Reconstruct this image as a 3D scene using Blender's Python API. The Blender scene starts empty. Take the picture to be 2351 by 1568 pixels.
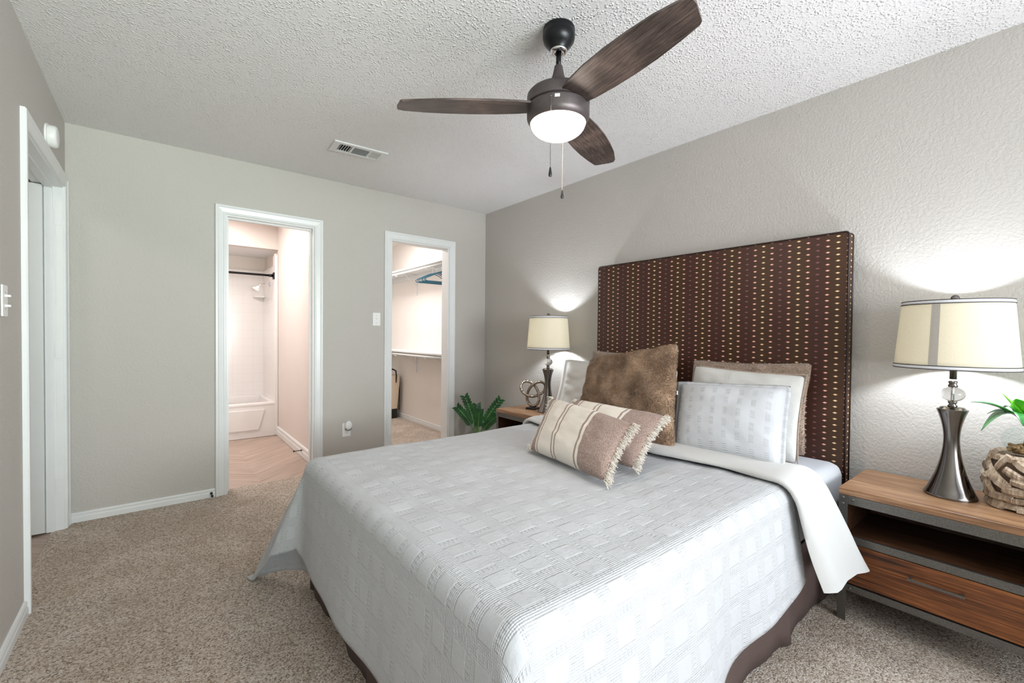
import bpy, bmesh, math, random
from mathutils import Vector, Matrix, noise as mnoise
PI = math.pi
R = math.radians
random.seed(7)
sc = bpy.context.scene
C = sc.collection

# ------------------------------------------------------------------ camera
camd = bpy.data.cameras.new('camera')
cam = bpy.data.objects.new('camera', camd); C.objects.link(cam)
camd.sensor_width = 36.0
camd.lens = 36.0 * 1010.77 / 2351.0
camd.clip_start = 0.02
_yaw, _pitch, _roll = R(-38.79123), R(-0.92934), R(0.53519)
fw = Vector((-math.sin(_yaw) * math.cos(_pitch), math.cos(_yaw) * math.cos(_pitch), math.sin(_pitch)))
r0 = Vector((math.cos(_yaw), math.sin(_yaw), 0)); u0 = r0.cross(fw)
rr = r0 * math.cos(_roll) + u0 * math.sin(_roll)
uu = -r0 * math.sin(_roll) + u0 * math.cos(_roll)
m3 = Matrix((rr, uu, -fw)).transposed()
cam.matrix_world = Matrix.Translation((-2.67792, -3.79047, 1.18559)) @ m3.to_4x4()
sc.camera = cam

# ------------------------------------------------------------------ world, exposure, daylight and added fill
sc.view_settings.view_transform = 'Standard'
sc.view_settings.look = 'None'
sc.view_settings.gamma = 1.0
sc.view_settings.use_curve_mapping = False
sc.view_settings.exposure = 0.12
sc.cycles.max_bounces = 8
sc.cycles.diffuse_bounces = 5
sc.cycles.adaptive_threshold = 0.02
sc.cycles.glossy_bounces = 3
sc.cycles.transmission_bounces = 6
sc.cycles.transparent_max_bounces = 8
sc.cycles.caustics_reflective = False
sc.cycles.caustics_refractive = False
sc.cycles.sample_clamp_indirect = 4.0
sc.cycles.use_denoising = True
w = bpy.data.worlds.new('world'); sc.world = w; w.use_nodes = True
w.node_tree.nodes['Background'].inputs[0].default_value = (0.75, 0.87, 1.0, 1)
w.node_tree.nodes['Background'].inputs[1].default_value = 1.0

def area(name, loc, aim, sx, sy, power, col, spread=180):
    d = bpy.data.lights.new(name, 'AREA'); d.spread = R(spread); d.shape = 'RECTANGLE'; d.size = sx; d.size_y = sy
    d.energy = power; d.color = col
    o = bpy.data.objects.new(name, d); C.objects.link(o)
    o.location = loc
    o.rotation_euler = (Vector(aim) - Vector(loc)).to_track_quat('-Z', 'Y').to_euler()
    return o
FRONT = -6.0
area('front_daylight_fill', (-1.7, FRONT + 0.02, 1.45), (-1.8, 0, 1.25), 2.4, 1.4, 9, (0.80, 0.90, 1.0))  # daylight from the unseen, added front window
area('side_daylight_fill', (-0.02, -5.0, 1.45), (-3.1, -2.0, 1.2), 1.3, 1.4, 15, (0.82, 0.91, 1.0))  # added to brighten the left side; its window is added too
area('ceiling_fill', (-1.7, FRONT + 0.03, 1.3), (-2.5, -1.2, 2.44), 2.4, 0.9, 72, (0.94, 0.96, 1.0), 115)  # added fill that brightens the ceiling from behind the camera
area('green_tint_fill', (-2.5, FRONT + 0.03, 1.2), (-2.9, 0, 2.5), 0.9, 0.5, 4.5, (0.62, 1.0, 0.55), 60)  # added green fill, tints the upper left of the back wall
area('bathroom_ceiling_light', (-2.5, 1.1, 2.41), (-2.5, 1.1, 0), 0.9, 0.9, 34, (1.0, 0.95, 0.93))
area('closet_ceiling_light', (-0.8, 1.2, 2.41), (-0.8, 1.2, 0), 0.5, 0.5, 26, (1.0, 0.94, 0.92))
area('hall_ceiling_light', (-4.0, -0.9, 2.40), (-4.0, -0.9, 0), 0.4, 0.4, 8, (1.0, 0.93, 0.85))
BULB = 470.0
FANLIGHT = 33.0

# ------------------------------------------------------------------ materials
def srgb(r, g, b):
    f = lambda c: (c / 255 / 12.92) if c / 255 <= 0.04045 else ((c / 255 + 0.055) / 1.055) ** 2.4
    return (f(r), f(g), f(b), 1)
class NT:
    def __init__(s, name):
        s.m = bpy.data.materials.new(name); s.m.use_nodes = True
        s.t = s.m.node_tree; s.n = s.t.nodes; s.p = s.n['Principled BSDF']; s.out = s.n['Material Output']
    def new(s, typ, **kw):
        n = s.n.new(typ)
        for k, v in kw.items(): setattr(n, k, v)
        return n
    def link(s, a, b): s.t.links.new(a, b)
    def val(s, n, **kw):
        for k, v in kw.items(): n.inputs[k.replace('_', ' ')].default_value = v
        return n
    def coord(s, kind='Object', scale=None):
        c = s.new('ShaderNodeTexCoord'); o = c.outputs[kind]
        if scale is not None:
            mp = s.new('ShaderNodeMapping'); s.link(o, mp.inputs[0]); mp.inputs['Scale'].default_value = scale; o = mp.outputs[0]
        return o
    def noise(s, vec, scale, detail=3, rough=0.5, dist=0.0):
        n = s.new('ShaderNodeTexNoise'); s.link(vec, n.inputs['Vector'])
        n.inputs['Scale'].default_value = scale; n.inputs['Detail'].default_value = detail
        n.inputs['Roughness'].default_value = rough; n.inputs['Distortion'].default_value = dist
        return n.outputs['Fac']
    def ramp(s, fac, stops, interp='LINEAR'):
        r = s.new('ShaderNodeValToRGB'); s.link(fac, r.inputs[0]); cr = r.color_ramp; cr.interpolation = interp
        while len(cr.elements) < len(stops): cr.elements.new(0.5)
        for e, (p, c) in zip(cr.elements, stops): e.position = p; e.color = c
        return r.outputs[0]
    def math(s, op, a, b=None, c=None):
        n = s.new('ShaderNodeMath', operation=op)
        for i, v in enumerate((a, b, c)):
            if v is None: continue
            if isinstance(v, (int, float)): n.inputs[i].default_value = v
            else: s.link(v, n.inputs[i])
        return n.outputs[0]
    def mix(s, fac, a, b, blend='MIX'):
        n = s.new('ShaderNodeMix', data_type='RGBA', blend_type=blend)
        for i, v in ((0, fac), (6, a), (7, b)):
            if isinstance(v, (int, float)): n.inputs[i].default_value = v
            elif isinstance(v, tuple): n.inputs[i].default_value = v
            else: s.link(v, n.inputs[i])
        return n.outputs[2]
    def bump(s, h, strength=0.3, dist=0.01):
        b = s.new('ShaderNodeBump'); s.link(h, b.inputs['Height'])
        b.inputs['Strength'].default_value = strength; b.inputs['Distance'].default_value = dist
        s.link(b.outputs[0], s.p.inputs['Normal'])
    def color(s, c):
        if isinstance(c, tuple): s.p.inputs['Base Color'].default_value = c
        else: s.link(c, s.p.inputs['Base Color'])
    def set(s, rough=0.5, metal=0.0, spec=None, sheen=None):
        s.p.inputs['Roughness'].default_value = rough; s.p.inputs['Metallic'].default_value = metal
        if spec is not None: s.p.inputs['Specular IOR Level'].default_value = spec
        if sheen is not None: s.p.inputs['Sheen Weight'].default_value = sheen; s.p.inputs['Sheen Roughness'].default_value = 0.5
        return s.m

def m_plain(name, col, rough=0.5, metal=0.0, nscale=60, amt=0.04, bump=0.0, spec=None):
    t = NT(name); v = t.coord()
    n = t.noise(v, nscale, 3)
    d = tuple(max(0, c * (1 - amt)) for c in col[:3]) + (1,); l = tuple(min(1, c * (1 + amt)) for c in col[:3]) + (1,)
    t.color(t.ramp(n, [(0.3, d), (0.7, l)]))
    if bump: t.bump(n, bump, 0.002)
    return t.set(rough, metal, spec)

def m_wall(name, col, strength=0.25):
    t = NT(name); v = t.coord()
    n = t.noise(v, 75, 4, 0.55, 0.4); n2 = t.noise(v, 1.6, 2)
    d = tuple(c * 0.97 for c in col[:3]) + (1,)
    t.color(t.ramp(n2, [(0.3, d), (0.7, col)]))
    t.bump(t.ramp(n, [(0.38, (0, 0, 0, 1)), (0.62, (1, 1, 1, 1))]), strength, 0.006)
    return t.set(0.62, spec=0.3)

M = {}
M['wall'] = m_wall('greige_wall_paint', srgb(192, 188, 182))
M['wall_warm'] = m_wall('cream_wall_paint', srgb(222, 213, 207), 0.12)
M['white_wall'] = m_wall('white_wall_paint', srgb(236, 231, 226), 0.12)
def mk_ceiling():
    t = NT('popcorn_ceiling'); v = t.coord()
    nd = t.new('ShaderNodeTexNoise'); t.link(v, nd.inputs['Vector']); nd.inputs['Scale'].default_value = 40
    vm = t.new('ShaderNodeVectorMath', operation='MULTIPLY_ADD'); t.link(nd.outputs['Color'], vm.inputs[0]); vm.inputs[1].default_value = (0.02, 0.02, 0.02); t.link(v, vm.inputs[2])
    vo = t.new('ShaderNodeTexVoronoi', feature='SMOOTH_F1'); t.link(vm.outputs[0], vo.inputs['Vector']); vo.inputs['Scale'].default_value = 88; vo.inputs['Smoothness'].default_value = 0.4
    blob = t.ramp(vo.outputs['Distance'], [(0.12, (1, 1, 1, 1)), (0.50, (0, 0, 0, 1))])
    h = t.math('MULTIPLY', blob, t.ramp(t.noise(v, 26, 3, 0.5, 0.3), [(0.30, (0, 0, 0, 1)), (0.60, (1, 1, 1, 1))]))
    h2 = t.math('ADD', h, t.math('MULTIPLY', t.noise(v, 210, 3), 0.35))
    t.color(srgb(231, 230, 230)); t.bump(h2, 0.65, 0.006)
    return t.set(0.85, spec=0.2)
M['ceiling'] = mk_ceiling()
M['trim'] = m_plain('white_gloss_trim', srgb(226, 228, 228), 0.32, nscale=8, amt=0.02, bump=0.05)
M['door_white'] = m_plain('white_door_paint', srgb(214, 218, 216), 0.4, nscale=8, amt=0.02)
def mk_carpet():
    t = NT('frieze_carpet'); v = t.coord()
    vo = t.new('ShaderNodeTexVoronoi'); t.link(t.coord(), vo.inputs['Vector']); vo.inputs['Scale'].default_value = 190
    vo.inputs['Randomness'].default_value = 1.0
    n = t.noise(v, 330, 3, 0.7, 0.5); big = t.noise(v, 3.2, 3, 0.5, 0.6)
    sep = t.new('ShaderNodeSeparateColor'); t.link(vo.outputs['Color'], sep.inputs[0])
    f = t.math('ADD', t.math('MULTIPLY', sep.outputs[0], 0.62), t.math('MULTIPLY', n, 0.38))
    base = t.ramp(f, [(0.16, srgb(112, 92, 74)), (0.34, srgb(190, 170, 150)), (0.56, srgb(218, 202, 186)), (0.82, srgb(246, 236, 226))])
    c = t.mix(t.ramp(big, [(0.42, (0, 0, 0, 1)), (0.60, (1, 1, 1, 1))]), base, t.mix(1.0, base, (0.86, 0.835, 0.80, 1), 'MULTIPLY'))
    t.color(c)
    h = t.math('SUBTRACT', t.math('MULTIPLY', n, 0.8), t.math('MULTIPLY', vo.outputs['Distance'], 0.9))
    t.bump(h, 0.75, 0.012)
    return t.set(0.95, spec=0.1, sheen=0.2)
M['carpet'] = mk_carpet()
def mk_vinyl():
    t = NT('herringbone_vinyl'); v = t.coord()
    sx = t.new('ShaderNodeSeparateXYZ'); t.link(v, sx.inputs[0])
    # chevron: mirror x in columns of 0.45 m, planks run at 45 degrees
    col = t.math('DIVIDE', t.math('ADD', sx.outputs[0], 0.25), 0.9); fr = t.math('FRACT', col)
    tri = t.math('ABSOLUTE', t.math('SUBTRACT', fr, 0.5))
    yy = t.math('ADD', sx.outputs[1], t.math('MULTIPLY', tri, 0.75))
    pl = t.math('DIVIDE', yy, 0.13); pf = t.math('FRACT', pl); pid = t.math('FLOOR', pl)
    cid = t.math('FLOOR', t.math('MULTIPLY', col, 2.0))
    cmb = t.new('ShaderNodeCombineXYZ'); t.link(pid, cmb.inputs[0]); t.link(cid, cmb.inputs[1])
    wn = t.new('ShaderNodeTexWhiteNoise'); t.link(cmb.outputs[0], wn.inputs['Vector'])
    c2 = t.new('ShaderNodeCombineXYZ'); t.link(t.math('MULTIPLY', yy, 42), c2.inputs[0]); t.link(t.math('MULTIPLY', tri, 3), c2.inputs[1]); t.link(t.math('MULTIPLY', pid, 3.7), c2.inputs[2])
    g = t.noise(c2.outputs[0], 1.0, 5, 0.6, 0.6)
    base = t.ramp(g, [(0.3, srgb(160, 138, 124)), (0.5, srgb(178, 157, 143)), (0.72, srgb(194, 175, 161))])
    tint = t.ramp(wn.outputs['Value'], [(0, (0.88, 0.88, 0.88, 1)), (1, (1, 1, 1, 1))])
    c = t.mix(1.0, base, tint, 'MULTIPLY')
    seam = t.math('LESS_THAN', pf, 0.025)
    t.color(t.mix(seam, c, srgb(146, 124, 110)))
    return t.set(0.45)
M['vinyl'] = mk_vinyl()

def m_wood(name, dark, mid, light, axis='y', rough=0.45, scale=1.0):
    t = NT(name)
    s = {'y': (14, 0.9, 30), 'x': (0.9, 14, 30), 'z': (20, 20, 1.0)}[axis]
    v = t.coord('Object', tuple(a * scale for a in s))
    g = t.noise(v, 3.0, 6, 0.65, 0.8); g2 = t.noise(t.coord('Object', tuple(a * scale * 4 for a in s)), 4.0, 4, 0.7)
    big = t.noise(t.coord('Object', (3, 0.8, 5)), 1.6, 2, 0.5, 1.0)
    f = t.math('ADD', t.math('ADD', t.math('MULTIPLY', g, 0.55), t.math('MULTIPLY', g2, 0.2)), t.math('MULTIPLY', big, 0.28))
    t.color(t.ramp(f, [(0.40, dark), (0.52, mid), (0.64, light)]))
    t.bump(g, 0.15, 0.002)
    return t.set(rough)
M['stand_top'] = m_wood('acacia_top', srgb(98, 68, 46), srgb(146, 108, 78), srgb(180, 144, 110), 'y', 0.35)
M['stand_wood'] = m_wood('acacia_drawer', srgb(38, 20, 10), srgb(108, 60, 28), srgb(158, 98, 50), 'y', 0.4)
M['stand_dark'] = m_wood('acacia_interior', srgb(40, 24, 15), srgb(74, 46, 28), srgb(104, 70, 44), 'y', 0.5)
M['iron'] = m_plain('brushed_iron', srgb(112, 110, 106), 0.42, 0.85, 200, 0.2, 0.15)
M['black_iron'] = m_plain('blackened_iron', srgb(42, 42, 42), 0.5, 0.7, 200, 0.2)
M['blade'] = m_wood('weathered_oak_blade', srgb(34, 28, 27), srgb(76, 64, 60), srgb(116, 100, 94), 'x', 0.42, 3.2)
M['fan_metal'] = m_plain('oil_rubbed_bronze', srgb(96, 88, 88), 0.45, 0.7, 90, 0.08)
M['fan_dark'] = m_plain('matte_black_metal', srgb(24, 25, 27), 0.33, 0.5, 90, 0.1)
M['chrome'] = m_plain('polished_chrome', (0.75, 0.75, 0.77, 1), 0.12, 1.0, 20, 0.02)
M['gunmetal'] = m_plain('black_nickel', srgb(122, 116, 112), 0.16, 1.0, 20, 0.04)
M['silver'] = m_plain('hammered_silver', srgb(186, 178, 168), 0.26, 1.0, 120, 0.1)
M['black'] = m_plain('black_plastic', srgb(18, 18, 19), 0.4, 0, 90, 0.1)
M['white_plastic'] = m_plain('white_plastic', srgb(236, 236, 234), 0.35, 0, 30, 0.01)
M['grey_plastic'] = m_plain('grey_plastic', srgb(120, 122, 122), 0.5, 0, 30, 0.02)
M['vent_dark'] = m_plain('painted_duct_shade', srgb(52, 58, 66), 0.6, 0.2, 30, 0.05)
M['vent'] = m_plain('white_enamel_vent', srgb(222, 223, 222), 0.45, 0, 30, 0.01)
M['tub'] = m_plain('white_acrylic', srgb(228, 224, 222), 0.18, 0, 10, 0.01)
M['teal'] = m_plain('teal_plastic', srgb(16, 112, 138), 0.35, 0, 40, 0.05)
M['canvas'] = m_plain('cream_canvas', srgb(226, 208, 186), 0.8, 0, 200, 0.05)
M['sheet'] = m_plain('white_satin_sheet', srgb(198, 201, 207), 0.5, 0, 5, 0.02)
M['skirt'] = m_plain('taupe_bed_skirt', srgb(88, 72, 67), 0.85, 0, 300, 0.12)
M['pebble'] = m_plain('river_pebbles', srgb(150, 118, 78), 0.4, 0, 60, 0.35)
M['pot'] = m_plain('white_ceramic', srgb(232, 230, 226), 0.25, 0, 10, 0.02)
M['soil'] = m_plain('dark_soil', srgb(52, 38, 28), 0.95, 0, 150, 0.4, 0.5)
M['drift'] = m_wood('driftwood', srgb(112, 92, 76), srgb(176, 156, 134), srgb(210, 196, 178), 'z', 0.8)
M['drift_core'] = m_plain('shadowed_driftwood_core', srgb(84, 66, 52), 0.9, 0, 60, 0.3)  # darker driftwood colour, stands in for shade in the gaps
def mk_hammer():
    t = NT('hammered_silver_knot'); v = t.coord()
    vo = t.new('ShaderNodeTexVoronoi'); t.link(v, vo.inputs['Vector']); vo.inputs['Scale'].default_value = 150
    t.color(t.ramp(vo.outputs['Distance'], [(0.1, srgb(205, 198, 188)), (0.8, srgb(120, 104, 90))])); t.bump(vo.outputs['Distance'], 0.7, 0.004)
    return t.set(0.25, 1.0)
M['knot'] = mk_hammer()
def m_leaf(name, a, b):
    t = NT(name); v = t.coord(); n = t.noise(v, 14, 3)
    t.color(t.ramp(n, [(0.35, a), (0.65, b)]))
    t.p.inputs['Transmission Weight'].default_value = 0.0
    return t.set(0.32)
M['leaf_dark'] = m_leaf('glossy_dark_leaf', srgb(16, 58, 26), srgb(38, 96, 44))
M['leaf'] = m_leaf('mid_green_leaf', srgb(24, 92, 44), srgb(74, 146, 74))
M['leaf_new'] = m_leaf('bright_new_leaf', srgb(70, 170, 30), srgb(130, 210, 50))
M['stem'] = m_leaf('plant_stem', srgb(60, 104, 50), srgb(110, 150, 80))
def mk_glass(name, tint=(1, 1, 1, 1), ior=1.5, rough=0.0):
    t = NT(name)
    g = t.new('ShaderNodeBsdfGlass'); g.inputs['Color'].default_value = tint; g.inputs['IOR'].default_value = ior; g.inputs['Roughness'].default_value = rough
    t.link(g.outputs[0], t.out.inputs[0]); return t.m
M['glass'] = mk_glass('clear_crystal', (1.0, 1.0, 1.0, 1), 1.30)
def mk_thin():
    t = NT('thin_clear_glass'); tr = t.new('ShaderNodeBsdfTransparent'); gl = t.new('ShaderNodeBsdfGlossy'); gl.inputs['Roughness'].default_value = 0.02
    fr = t.new('ShaderNodeLayerWeight'); fr.inputs['Blend'].default_value = 0.35; mx = t.new('ShaderNodeMixShader')
    tr.inputs[0].default_value = (0.93, 0.96, 0.95, 1)
    t.link(t.math('MULTIPLY', t.math('POWER', fr.outputs['Facing'], 3.0), 0.7), mx.inputs[0]); t.link(tr.outputs[0], mx.inputs[1]); t.link(gl.outputs[0], mx.inputs[2]); t.link(mx.outputs[0], t.out.inputs[0]); return t.m
M['thin_glass'] = mk_thin()
def mk_shade():
    t = NT('linen_lampshade'); v = t.coord()
    n = t.noise(t.coord('Object', (60, 60, 400)), 3, 3)
    col = t.ramp(n, [(0.3, srgb(226, 219, 200)), (0.7, srgb(240, 234, 216))])
    d = t.new('ShaderNodeBsdfDiffuse'); tr = t.new('ShaderNodeBsdfTranslucent'); mx = t.new('ShaderNodeMixShader')
    t.link(col, d.inputs[0]); t.link(col, tr.inputs[0]); mx.inputs[0].default_value = 0.24
    t.link(d.outputs[0], mx.inputs[1]); t.link(tr.outputs[0], mx.inputs[2]); t.link(mx.outputs[0], t.out.inputs[0]); return t.m
M['shade'] = mk_shade()
M['seam'] = m_plain('grey_shade_seam', srgb(176, 170, 162), 0.8, 0, 200, 0.04)
M['ribbon'] = m_plain('silver_ribbon', srgb(222, 222, 226), 0.5, 0, 100, 0.04)
M['cord_black'] = m_plain('black_piping_ribbon', srgb(26, 26, 28), 0.6, 0, 100, 0.04)
def m_emit(name, col, s):
    t = NT(name); e = t.new('ShaderNodeEmission'); e.inputs[0].default_value = col; e.inputs[1].default_value = s
    t.link(e.outputs[0], t.out.inputs[0]); return t.m
M['bulb'] = m_emit('glowing_bulb', (0.86, 0.92, 1.0, 1), BULB)
M['fanglow'] = m_emit('glowing_frosted_glass', (1.0, 0.84, 0.71, 1), FANLIGHT)

def mk_headboard():
    t = NT('brown_diamond_upholstery'); v = t.coord()
    sx = t.new('ShaderNodeSeparateXYZ'); t.link(v, sx.inputs[0])
    # object space: y across, z up ; side faces use x in place of y
    geo = t.new('ShaderNodeNewGeometry'); sn = t.new('ShaderNodeSeparateXYZ'); t.link(geo.outputs['Normal'], sn.inputs[0])
    side = t.math('GREATER_THAN', t.math('ABSOLUTE', sn.outputs[1]), 0.75)
    hcoord = t.math('ADD', t.math('MULTIPLY', sx.outputs[1], t.math('SUBTRACT', 1.0, side)), t.math('MULTIPLY', sx.outputs[0], side))
    cp, rp = 0.0424, 0.0297
    cu = t.math('ADD', t.math('DIVIDE', hcoord, cp), 1.8); ci = t.math('FLOOR', cu); cf = t.math('SUBTRACT', t.math('FRACT', cu), 0.5)
    odd = t.math('MODULO', t.math('ABSOLUTE', ci), 2.0)
    rv = t.math('ADD', t.math('DIVIDE', sx.outputs[2], rp), t.math('MULTIPLY', odd, 0.5)); rf = t.math('SUBTRACT', t.math('FRACT', rv), 0.5)
    dd = t.math('ADD', t.math('MULTIPLY', t.math('ABSOLUTE', cf), cp / 0.0098), t.math('MULTIPLY', t.math('ABSOLUTE', rf), rp / 0.0044))
    mask = t.math('LESS_THAN', dd, 1.0)
    four = t.math('MODULO', t.math('ADD', ci, 400.0), 4.0)      # 0 pale gold, 1 pink, 2 dark plum, 3 pink
    dcol = t.ramp(t.math('DIVIDE', t.math('ADD', four, 0.5), 4.0), [(0.0, srgb(240, 204, 160)), (0.25, srgb(240, 180, 162)), (0.5, srgb(126, 86, 86)), (0.75, srgb(240, 180, 162))], 'CONSTANT')
    wv = t.math('MULTIPLY', t.math('COSINE', t.math('MULTIPLY', t.math('SUBTRACT', cu, 0.5), PI / 2)), 0.5)
    base = t.mix(t.math('ADD', wv, 0.5), srgb(68, 39, 31), srgb(70, 47, 29))
    base = t.mix(t.math('MULTIPLY', t.noise(v, 420, 3), 0.35), base, srgb(50, 31, 23))
    t.color(t.mix(mask, base, dcol)); t.bump(t.noise(v, 500, 2), 0.15, 0.002)
    return t.set(0.42, spec=0.35)
M['headboard'] = mk_headboard()
M['piping'] = m_plain('dark_brown_piping', srgb(38, 22, 18), 0.5, 0, 100, 0.1)
def mk_coverlet():
    t = NT('white_matelasse_coverlet')
    uv = t.coord('UV'); sx = t.new('ShaderNodeSeparateXYZ'); t.link(uv, sx.inputs[0]); U, V = sx.outputs[0], sx.outputs[1]
    P = 0.110; Q = 0.092
    a = t.math('FRACT', t.math('DIVIDE', U, P)); b = t.math('FRACT', t.math('DIVIDE', V, Q))
    def band(x, lo, hi, e=0.02):          # smooth 0-1-0 window
        n1 = t.new('ShaderNodeMapRange', interpolation_type='SMOOTHSTEP'); t.link(x, n1.inputs[0]); n1.inputs[1].default_value = lo - e; n1.inputs[2].default_value = lo + e
        n2 = t.new('ShaderNodeMapRange', interpolation_type='SMOOTHSTEP'); t.link(x, n2.inputs[0]); n2.inputs[1].default_value = hi - e; n2.inputs[2].default_value = hi + e
        return t.math('MULTIPLY', n1.outputs[0], t.math('SUBTRACT', 1.0, n2.outputs[0]))
    patch = t.math('MULTIPLY', band(a, 0.30, 0.88, 0.03), band(b, 0.30, 0.88, 0.03))
    dash = t.math('MAXIMUM', t.math('SINE', t.math('MULTIPLY', U, 2 * PI / 0.0135)), 0.0)
    dash2 = t.math('MAXIMUM', t.math('SINE', t.math('MULTIPLY', V, 2 * PI / 0.0135)), 0.0)
    dA = t.math('MULTIPLY', dash, t.math('MULTIPLY', band(a, 0.28, 0.90), band(b, 0.06, 0.22)))
    dB = t.math('MULTIPLY', dash2, t.math('MULTIPLY', band(b, 0.28, 0.90), band(a, 0.08, 0.20)))
    ribs = t.math('MULTIPLY', t.math('SINE', t.math('MULTIPLY', V, 2 * PI / 0.0062)), 0.20)
    ribU = t.math('MULTIPLY', t.math('SINE', t.math('MULTIPLY', U, 2 * PI / 0.0062)), 0.14)
    ribs = t.math('MULTIPLY', t.math('ADD', ribs, ribU), t.math('SUBTRACT', 1.0, patch))
    wr = t.noise(uv, 45, 4, 0.6); wr2 = t.noise(uv, 7, 3, 0.5)
    h = t.math('ADD', t.math('MULTIPLY', patch, 0.7), t.math('ADD', t.math('MULTIPLY', dA, 1.0), t.math('ADD', t.math('MULTIPLY', dB, 0.6), ribs)))
    h = t.math('MULTIPLY', h, t.math('ADD', 0.35, t.noise(uv, 5, 2)))
    h = t.math('ADD', h, t.math('MULTIPLY', wr, 0.8)); h = t.math('ADD', h, t.math('MULTIPLY', wr2, 2.0))
    t.bump(h, 0.6, 0.0042)
    t.color(srgb(192, 194, 197)); return t.set(0.8, spec=0.2, sheen=0.1)
M['coverlet'] = mk_coverlet()
def m_cloth(name, col, scale=25, strength=0.3, rough=0.8, amt=0.03, dist=0.006):
    t = NT(name); v = t.coord(); n = t.noise(v, scale, 5, 0.6, 0.5); f = t.noise(v, 600, 2)
    d = tuple(c * (1 - amt) for c in col[:3]) + (1,)
    t.color(t.ramp(f, [(0.35, d), (0.65, col)])); t.bump(t.math('ADD', n, t.math('MULTIPLY', f, 0.15)), strength, dist)
    return t.set(rough, spec=0.2, sheen=0.15)
M['linen'] = m_cloth('white_linen', srgb(200, 201, 203), 14, 0.3)
M['linen_back'] = m_cloth('offwhite_linen_sham', srgb(200, 197, 192), 14, 0.4)
M['sherpa'] = m_cloth('cream_plush', srgb(205, 205, 201), 120, 0.3)
M['duvet_back'] = m_cloth('smooth_white_cotton', srgb(200, 200, 198), 7, 0.2)
def mk_sham():
    t = NT('white_seersucker_sham'); uv = t.coord('UV'); sx = t.new('ShaderNodeSeparateXYZ'); t.link(uv, sx.inputs[0]); U, V = sx.outputs[0], sx.outputs[1]
    gt = lambda x, k: t.math('GREATER_THAN', x, k)
    a = t.math('FRACT', t.math('MULTIPLY', U, 9)); b = t.math('FRACT', t.math('MULTIPLY', V, 7))
    d = t.math('MULTIPLY', t.math('MULTIPLY', gt(a, 0.68), gt(b, 0.35)), t.math('SINE', t.math('MULTIPLY', V, 330)))
    wr = t.noise(uv, 7, 4, 0.6, 0.3)
    h = t.math('ADD', t.math('MULTIPLY', d, 0.55), t.math('MULTIPLY', wr, 0.8)); t.bump(h, 0.5, 0.005)
    t.color(srgb(198, 201, 205)); return t.set(0.8, spec=0.2, sheen=0.15)
M['sham'] = mk_sham()
def mk_fur(name, lo, mid, hi):
    t = NT(name); v = t.coord(); n = t.noise(v, 220, 3, 0.7); b = t.noise(v, 9, 4, 0.6, 1.2)
    f = t.math('ADD', t.math('MULTIPLY', n, 0.72), t.math('MULTIPLY', b, 0.28))
    t.color(t.ramp(f, [(0.34, lo), (0.5, mid), (0.66, hi)])); t.bump(t.math('ADD', n, t.math('MULTIPLY', b, 2.0)), 0.5, 0.008)
    return t.set(0.85, spec=0.15, sheen=0.4)
M['fur'] = mk_fur('tan_faux_fur', srgb(96, 68, 46), srgb(156, 126, 98), srgb(204, 180, 154))
M['fur_grey'] = mk_fur('taupe_faux_fur', srgb(128, 108, 92), srgb(160, 140, 124), srgb(190, 172, 156))
def mk_lumbar():
    t = NT('striped_woven_cushion'); uv = t.coord('UV'); sx = t.new('ShaderNodeSeparateXYZ'); t.link(uv, sx.inputs[0]); U = sx.outputs[0]
    v = t.coord(); n = t.noise(v, 420, 3, 0.8)
    cream = t.ramp(n, [(0.3, srgb(212, 204, 192)), (0.6, srgb(232, 226, 216))])
    brown = t.ramp(n, [(0.36, srgb(112, 88, 78)), (0.52, srgb(152, 130, 120)), (0.66, srgb(214, 200, 190))])
    k = lambda x: (x, x, x, 1)
    stops = [(0.0, k(1)), (0.10, k(0)), (0.125, k(1)), (0.14, k(0)), (0.345, k(1)), (0.36, k(0)), (0.39, k(1)), (0.405, k(0)), (0.655, k(1)), (0.672, k(0)), (0.70, k(1))]
    msk = t.ramp(U, stops, 'CONSTANT')
    t.color(t.mix(msk, cream, brown)); t.bump(t.math('ADD', n, t.math('MULTIPLY', t.noise(v, 18, 4), 3.0)), 0.35, 0.006)
    return t.set(0.9, spec=0.15, sheen=0.15)
M['lumbar'] = mk_lumbar()
M['fringe'] = m_plain('cream_cotton_fringe', srgb(226, 220, 210), 0.9, 0, 200, 0.1)

# ------------------------------------------------------------------ mesh helpers
def obj(name, bm, m, parent=None, smooth=False):
    me = bpy.data.meshes.new(name); bm.normal_update(); bm.to_mesh(me); bm.free()
    o = bpy.data.objects.new(name, me); C.objects.link(o)
    me.materials.append(m)
    if smooth:
        for p in me.polygons: p.use_smooth = True
    if parent: o.parent = parent
    return o
def auto(o, ang=35):
    me = o.data
    for p in me.polygons: p.use_smooth = True
    bm = bmesh.new(); bm.from_mesh(me)
    for e in bm.edges:
        if len(e.link_faces) == 2 and e.calc_face_angle(0) > R(ang): e.smooth = False
    bm.to_mesh(me); bm.free(); return o
def thing(name, label, cat, loc=(0, 0, 0), rz=0, group=None):
    o = bpy.data.objects.new(name, None); C.objects.link(o); o.location = loc; o.rotation_euler = (0, 0, rz)
    o.empty_display_size = 0.05
    return tag(o, label, cat, group)
def tag(o, label, cat, group=None, kind=None):
    o['label'] = label; o['category'] = cat
    if group: o['group'] = group
    if kind: o['kind'] = kind
    return o
def struct(name, bm, m, parent=None, **k):
    o = obj(name, bm, m, parent, **k)
    if parent is None: o['kind'] = 'structure'
    return o
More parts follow.
